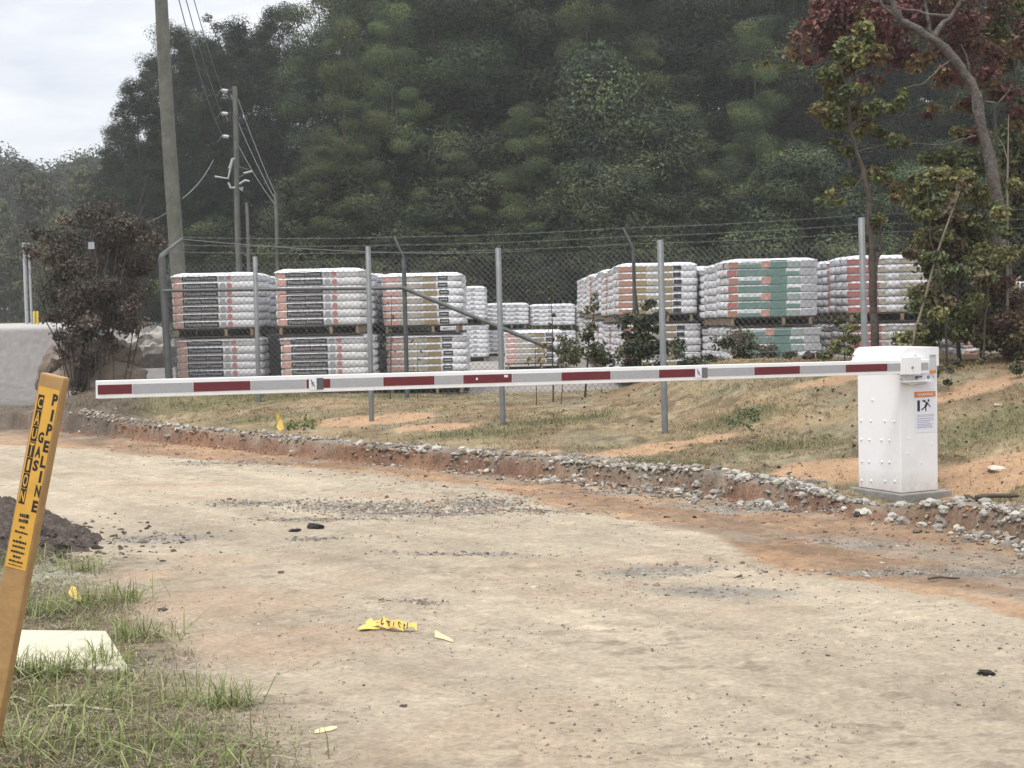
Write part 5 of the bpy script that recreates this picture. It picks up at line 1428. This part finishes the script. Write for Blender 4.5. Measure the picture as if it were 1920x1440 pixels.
leafy('slim_tree', [(1560, 110, 22), (1585, 90, 25), (1600, 125, 26), (1560, 150, 20), (1545, 155, 14), (1580, 175, 22), (1620, 165, 18), (1570, 205, 24), (1600, 210, 26), (1640, 205, 24), (1670, 200, 20), (1690, 190, 14), (1545, 190, 14), (1560, 235, 18), (1610, 235, 20), (1650, 240, 20), (1680, 255, 16), (1690, 265, 14), (1565, 265, 10), (1575, 285, 8), (1600, 285, 14), (1625, 315, 18), (1640, 340, 22), (1675, 355, 18), (1660, 330, 16), (1600, 330, 10), (1590, 340, 9), (1540, 365, 14), (1560, 372, 12), (1580, 370, 10), (1640, 425, 20), (1630, 450, 14), (1650, 405, 14), (1500, 125, 7), (1470, 125, 6), (1440, 123, 5), (1480, 118, 5), (1420, 126, 4), (1610, 60, 20), (1640, 95, 18)],
      15.0, [tuple(c * 1.25 for c in t) for t in YG], .075, 34, 'slim tree with yellowish leaves and a dark stem just right of the tallest post', 'tree',
      stems=[([(1641, 665), (1640, 600), (1636, 520), (1632, 440), (1628, 370), (1618, 320), (1606, 280), (1596, 245), (1590, 180), (1575, 130)], .042, .008), ([(1636, 520), (1650, 470), (1652, 420)], .022, .008), ([(1620, 330), (1600, 355), (1545, 368)], .010, .004), ([(1610, 285), (1650, 272), (1690, 270)], .008, .004), ([(1596, 245), (1640, 215), (1690, 195)], .008, .003), ([(1590, 140), (1540, 125), (1420, 124)], .006, .002), ([(1628, 370), (1650, 345), (1680, 340)], .008, .003)],
      stem_m=M['bark_dark'], seed=2, dy=.3, dens=10.0, back=.1, base=(at(1641, 665, 15)[0], 15, tz(at(1641, 665, 15)[0], 15)))
leafy('leafy_shrub', [(1760, 330, 32), (1790, 300, 28), (1830, 320, 35), (1800, 370, 40), (1750, 380, 30), (1770, 430, 40), (1830, 420, 40), (1740, 440, 25), (1800, 480, 42), (1760, 500, 32), (1850, 490, 38), (1790, 550, 40), (1750, 570, 28), (1840, 560, 38), (1800, 610, 38), (1860, 620, 40), (1760, 620, 25), (1730, 640, 22), (1850, 370, 35), (1750, 300, 18), (1815, 270, 25)],
      16.0, MIX, .075, 62, 'bushy green and yellow shrub filling the right side between slim tree and grey trunk', 'shrub', stems=[([(1800, 660), (1795, 560), (1790, 420), (1800, 320)], .025, .008), ([(1840, 660), (1835, 520), (1830, 380)], .02, .008)], seed=3, dy=.7, dens=9.0)
leafy('leafy_shrub', [(1900, 260, 30), (1910, 320, 35), (1905, 390, 35), (1915, 460, 40), (1900, 520, 30), (1930, 560, 45), (1940, 400, 45), (1940, 300, 45), (1935, 200, 35), (1880, 300, 22), (1900, 90, 30), (1870, 40, 35), (1880, 100, 30), (1915, 20, 35), (1870, 180, 22), (1960, 120, 45), (1980, 250, 50), (1980, 480, 50), (1990, 600, 50)],
      17.0, MIX, .08, 60, 'tall green shrub at the right edge behind the grey trunk', 'shrub', stems=[([(1935, 660), (1930, 480), (1915, 300), (1900, 90)], .03, .008)], seed=4, dy=.6, dens=7.5)
leafy('leafy_shrub', [(1850, 400, 22), (1880, 430, 20), (1865, 470, 26), (1895, 350, 18), (1905, 470, 24), (1850, 520, 24), (1715, 480, 18), (1735, 530, 24), (1722, 590, 24), (1745, 470, 22), (1745, 620, 26), (1700, 630, 18), (1765, 560, 26), (1820, 580, 28), (1735, 350, 16), (1765, 370, 20), (1720, 400, 16), (1790, 520, 26), (1800, 640, 24)],
      14.9, [tuple(c * 1.1 for c in t) for t in MIX], .065, 60, 'yellow-green leafy growth in front of the grey trunk and above the cabinet', 'shrub', stems=[([(1775, 668), (1772, 560), (1745, 450), (1738, 350)], .012, .004), ([(1840, 665), (1850, 560), (1866, 430), (1890, 345)], .012, .004)], seed=6, dy=.35, dens=5.5)
leafy('vine_covered_shrub', [(1870, 540, 25), (1890, 560, 30), (1860, 580, 28), (1880, 610, 32), (1855, 630, 26), (1905, 620, 32), (1890, 520, 18), (1920, 640, 35), (1940, 610, 35)],
      15.3, [(.13, .075, .05), (.10, .06, .042), (.16, .10, .06), (.09, .08, .04)], .06, 75, 'reddish brown vine smothering the foot of the grey trunk', 'shrub', seed=5, dy=.3, dens=4.5)
m_root = thing('leaning_sapling', (at(1710, 655, 14.6)[0], 14.6, tz(at(1710, 655, 14.6)[0], 14.6)), 'thin pale sapling leaning right between slim tree and bushy shrub', 'sapling')
m = MB(); P = [at(a_, b_, 14.6) for a_, b_ in ((1708, 668), (1716, 620), (1727, 585), (1738, 545), (1750, 500), (1764, 455), (1780, 410), (1797, 365), (1806, 345))]
m.tube(P, list(np.linspace(.016, .006, len(P))), M['twig'], 7); part('stem', m, m_root)
V, F, T = clump_leaves(np.random.default_rng(9), [at(a_, b_, 14.6) for a_, b_ in ((1806, 345), (1790, 380), (1770, 440), (1740, 560), (1725, 620), (1715, 640))], [.1] * 6, 22, .07, .6, .4, MIX)
part('foliage', fast_mesh('foliage', V, F, T, M['leaf']), m_root)
m = MB(); P = [at(a_, b_, 15.2) for a_, b_ in ((1888, 660), (1889, 500), (1889, 350), (1890, 290), (1891, 215))]
P[0][2] = tz(P[0][0], P[0][1])
m.tube(P, [.014, .013, .011, .009, .004], M['twig'], 6)
m.tube([at(1889, 300, 15.2), at(1882, 275, 15.2), at(1870, 255, 15.2)], [.008, .006, .003], M['twig'], 5)
tag(link('dead_sapling', m.mesh('dead_sapling')), 'bare dead stem standing upright beside the grey trunk', 'sapling')
# plants along the fence before the right stacks
leafy('fence_bush', [(1195, 600, 28), (1215, 625, 32), (1200, 655, 32), (1235, 600, 22), (1185, 640, 24), (1225, 660, 30), (1210, 575, 15), (1255, 640, 24), (1165, 665, 24), (1190, 690, 30), (1230, 690, 28)],
      17.9, [(.06, .07, .04), (.075, .085, .045), (.05, .06, .036), (.09, .095, .05)], .07, 50, 'dark bush on the fence in front of the rust-labelled stack', 'bush', seed=11, dy=.2, dens=3.6, stems=[([(1200, 700), (1200, 620), (1190, 540), (1188, 490)], .02, .006)])
leafy('fence_bush', [(1090, 640, 24), (1075, 655, 24), (1105, 610, 16), (1110, 580, 13), (1118, 560, 9), (1065, 670, 22), (1100, 670, 26), (1130, 660, 20), (1140, 680, 22)],
      18.2, [(.075, .085, .04), (.10, .105, .05), (.12, .12, .06), (.06, .07, .036)], .07, 46, 'leafy weed bush at the lower end of the diagonal brace', 'bush', seed=12, dy=.2, dens=3.4, stems=[([(1095, 700), (1105, 620), (1122, 550)], .012, .004)])
leafy('tall_weed', [(1035, 560, 8), (1036, 590, 9), (1030, 615, 9), (1042, 630, 10), (1028, 640, 10), (1040, 655, 11), (1035, 545, 6)],
      18.0, [(.10, .075, .045), (.12, .10, .05), (.085, .08, .045)], .06, 24, 'tall thin brownish weed standing alone before the far pallets', 'weed', seed=13, dens=3, dy=.05, stems=[([(1036, 700), (1036, 640), (1034, 545)], .010, .003)], group=None)
leafy('tall_weed', [(1000, 660, 10), (1010, 672, 13), (1020, 650, 9), (990, 678, 10), (1045, 680, 12), (1060, 650, 10), (1055, 630, 8)],
      17.6, [(.09, .09, .045), (.11, .10, .05)], .06, 20, 'ragged low weeds right of the middle new post', 'weed', seed=14, dy=.15, stems=[([(1005, 700), (1003, 650)], .006, .003), ([(1050, 700), (1060, 625)], .006, .003)])
leafy('fence_bush', [(1375, 650, 24), (1400, 640, 26), (1425, 655, 24), (1390, 670, 28), (1350, 660, 22), (1440, 672, 20), (1330, 680, 22), (1300, 675, 24), (1275, 670, 24), (1470, 680, 16)],
      17.4, [(.075, .085, .05), (.06, .072, .042), (.095, .10, .055), (.11, .105, .06)], .06, 46, 'low green bush before the bottom of the green-labelled stack', 'bush', seed=15, dy=.25, dens=4.0)
leafy('fence_bush', [(1572, 605, 13), (1590, 615, 14), (1580, 635, 15), (1605, 600, 12), (1600, 640, 16), (1565, 650, 14), (1585, 655, 18), (1550, 668, 14), (1610, 662, 16)],
      15.6, [(.15, .17, .06), (.11, .13, .05), (.19, .19, .075)], .06, 34, 'small bright yellow-green bush left of the tallest post', 'bush', seed=16, dy=.15, dens=4.0, stems=[([(1585, 672), (1580, 620), (1575, 600)], .008, .003)])
leafy('weed_stalk', [(737, 590, 8), (733, 560, 7), (735, 620, 8), (730, 640, 8), (738, 660, 8), (780, 640, 8), (785, 670, 9), (775, 690, 9), (790, 655, 7)],
      19.3, [(.15, .09, .05), (.13, .12, .06), (.10, .08, .045)], .05, 16, 'dry reddish weed climbing the fence before the tan-labelled stack', 'weed', seed=17, dens=3, dy=.05, stems=[([(730, 705), (733, 640), (735, 560)], .009, .003), ([(782, 705), (783, 640)], .006, .002)])
leafy('ground_shrub', [(1385, 782, 18), (1405, 778, 16), (1370, 790, 16), (1420, 785, 12), (1395, 795, 12)], 13.2, [(.14, .16, .08), (.11, .14, .07), (.17, .18, .10)], .04, 60, 'low grey-green weed patch in the lot right of the fourth post', 'weed', seed=18, dy=.25)
leafy('ground_shrub', [(560, 795, 16), (575, 785, 13), (545, 800, 13), (585, 800, 11)], 15.0, [(.16, .18, .06), (.13, .15, .06), (.20, .20, .08)], .05, 40, 'low green weed beside the yellow marker flag', 'weed', seed=19, dy=.2)
leafy('ground_shrub', [(1760, 690, 18), (1800, 680, 16), (1780, 700, 14), (1900, 690, 20), (1915, 705, 16), (1740, 672, 14), (1850, 672, 14)], 13.6, [(.10, .11, .05), (.13, .12, .06), (.08, .075, .045)], .05, 34, 'scrubby weeds on the berm right of the cabinet top', 'weed', seed=20, dy=.4, dens=4)
# dead brown bush on the boulders
_r = random.Random(5)
TWIGS = []
for _ in range(46):
    bx, by = _r.uniform(90, 240), _r.uniform(500, 640)
    tx, ty = bx + (bx - 150) * .7 + _r.uniform(-35, 35), by - _r.uniform(90, 210)
    TWIGS.append(([(bx, by, _r.uniform(-.3, .3)), ((bx + tx) / 2 + _r.uniform(-12, 12), (by + ty) / 2, _r.uniform(-.3, .3)), (tx, ty, _r.uniform(-.4, .4))], .007, .002))
leafy('dead_bush', [(150, 430, 40), (110, 450, 35), (200, 430, 42), (240, 420, 40), (270, 450, 38), (80, 470, 26), (130, 490, 42), (180, 480, 45), (230, 480, 45), (275, 500, 34), (110, 530, 40), (160, 540, 45), (210, 540, 46), (258, 545, 42), (120, 580, 34), (160, 590, 42), (205, 595, 42), (250, 595, 36), (100, 600, 20), (140, 625, 30), (180, 628, 30), (60, 440, 16), (50, 470, 14), (195, 395, 24), (160, 400, 20), (130, 650, 30), (140, 690, 26), (125, 660, 22), (150, 720, 16), (225, 625, 24)],
      20.6, BR, .06, 78, 'dead brown leaved bush growing over the boulders at the left', 'bush',
      stems=[([(143, 745), (140, 690), (130, 620), (110, 540), (95, 460)], .022, .005), ([(146, 745), (150, 680), (165, 600), (180, 500), (185, 420)], .025, .005), ([(150, 745), (175, 680), (210, 600), (240, 500), (250, 430)], .02, .005), ([(140, 745), (115, 660), (85, 600), (70, 520)], .015, .004)] + TWIGS, stem_m=M['bark_dark'], seed=21, dy=.45, up=.2, dens=3.6, base=(at(146, 745, 20.6)[0], 20.6, tz(at(146, 745, 20.6)[0], 20.6)))

# ------------------------------------------------------------------ haze
m, nt, b = new_mat('haze_air')
nt.nodes.remove(b)
pv = N(nt, 'ShaderNodeVolumePrincipled'); pv.inputs['Color'].default_value = (.97, .97, .95, 1); pv.inputs['Density'].default_value = .0011; pv.inputs['Anisotropy'].default_value = .2
nt.links.new(pv.outputs['Volume'], nt.nodes['Material Output'].inputs['Volume'])
mb = MB(); mb.box((-300, -70, -4), (300, 300, 32), m)
tag(link('haze', mb.mesh('haze')), None, None, kind='stuff')

# ------------------------------------------------------------------ world, sun, camera
SUN_EL, SUN_AZ = math.radians(66), math.radians(215)      # azimuth measured clockwise from +Y
w = bpy.data.worlds.new('World'); SC.world = w; w.use_nodes = True
nt = w.node_tree; nt.nodes.clear()
out = N(nt, 'ShaderNodeOutputWorld'); bg = N(nt, 'ShaderNodeBackground'); bg.inputs['Strength'].default_value = .1
sky = N(nt, 'ShaderNodeTexSky', sky_type='NISHITA'); sky.sun_disc = False; sky.sun_elevation = SUN_EL; sky.sun_rotation = SUN_AZ
tc = N(nt, 'ShaderNodeTexCoord'); sep = N(nt, 'ShaderNodeSeparateXYZ'); nt.links.new(tc.outputs['Generated'], sep.inputs[0])
mp = N(nt, 'ShaderNodeMapping'); mp.inputs['Scale'].default_value = (1.6, 1.6, 6.0); nt.links.new(tc.outputs['Generated'], mp.inputs['Vector'])
nz = N(nt, 'ShaderNodeTexNoise', Scale=2.6, Detail=7.0, Roughness=.55); nt.links.new(mp.outputs[0], nz.inputs['Vector'])
cr = N(nt, 'ShaderNodeValToRGB'); cr.color_ramp.elements[0].position = .36; cr.color_ramp.elements[0].color = (5.5, 5.85, 6.6, 1)
cr.color_ramp.elements[1].position = .62; cr.color_ramp.elements[1].color = (8.6, 8.7, 8.9, 1)
nt.links.new(nz.outputs['Fac'], cr.inputs[0])
# overcast dome: brighter overhead
mr = N(nt, 'ShaderNodeMapRange'); mr.inputs[1].default_value = .2; mr.inputs[2].default_value = 1; mr.inputs[3].default_value = 1.0; mr.inputs[4].default_value = 2.25
nt.links.new(sep.outputs['Z'], mr.inputs[0])
mu = N(nt, 'ShaderNodeMix', data_type='RGBA', blend_type='MULTIPLY'); mu.inputs[0].default_value = 1; mu.clamp_result = False
nt.links.new(cr.outputs[0], mu.inputs[6]); nt.links.new(mr.outputs[0], mu.inputs[7])
mx = N(nt, 'ShaderNodeMix', data_type='RGBA'); mx.inputs[0].default_value = .9
nt.links.new(sky.outputs[0], mx.inputs[6]); nt.links.new(mu.outputs[2], mx.inputs[7])
nt.links.new(mx.outputs[2], bg.inputs['Color']); nt.links.new(bg.outputs[0], out.inputs['Surface'])
sl = bpy.data.lights.new('sun', 'SUN'); sl.energy = 1.7; sl.angle = math.radians(16); sl.color = (1.0, .96, .9)
so = bpy.data.objects.new('sun', sl); COL.objects.link(so)
sdv = Vector((math.sin(SUN_AZ) * math.cos(SUN_EL), math.cos(SUN_AZ) * math.cos(SUN_EL), math.sin(SUN_EL)))
so.rotation_euler = sdv.to_track_quat('Z', 'Y').to_euler()

cam = bpy.data.cameras.new('camera'); cam.sensor_width = 36.0; cam.lens = 36.0 * FPX / 1920.0; cam.clip_end = 2000; cam.clip_start = .05
co = bpy.data.objects.new('camera', cam); COL.objects.link(co)
co.matrix_world = Matrix(((RIGHT[0], UP[0], -FWD[0], CAMP[0]), (RIGHT[1], UP[1], -FWD[1], CAMP[1]), (RIGHT[2], UP[2], -FWD[2], CAMP[2]), (0, 0, 0, 1)))
SC.camera = co
SC.view_settings.view_transform = 'Standard'; SC.view_settings.look = 'None'; SC.view_settings.exposure = 0.45; SC.view_settings.gamma = 1
SC.render.engine = 'CYCLES'
SC.cycles.max_bounces = 8; SC.cycles.volume_bounces = 0; SC.cycles.transparent_max_bounces = 8
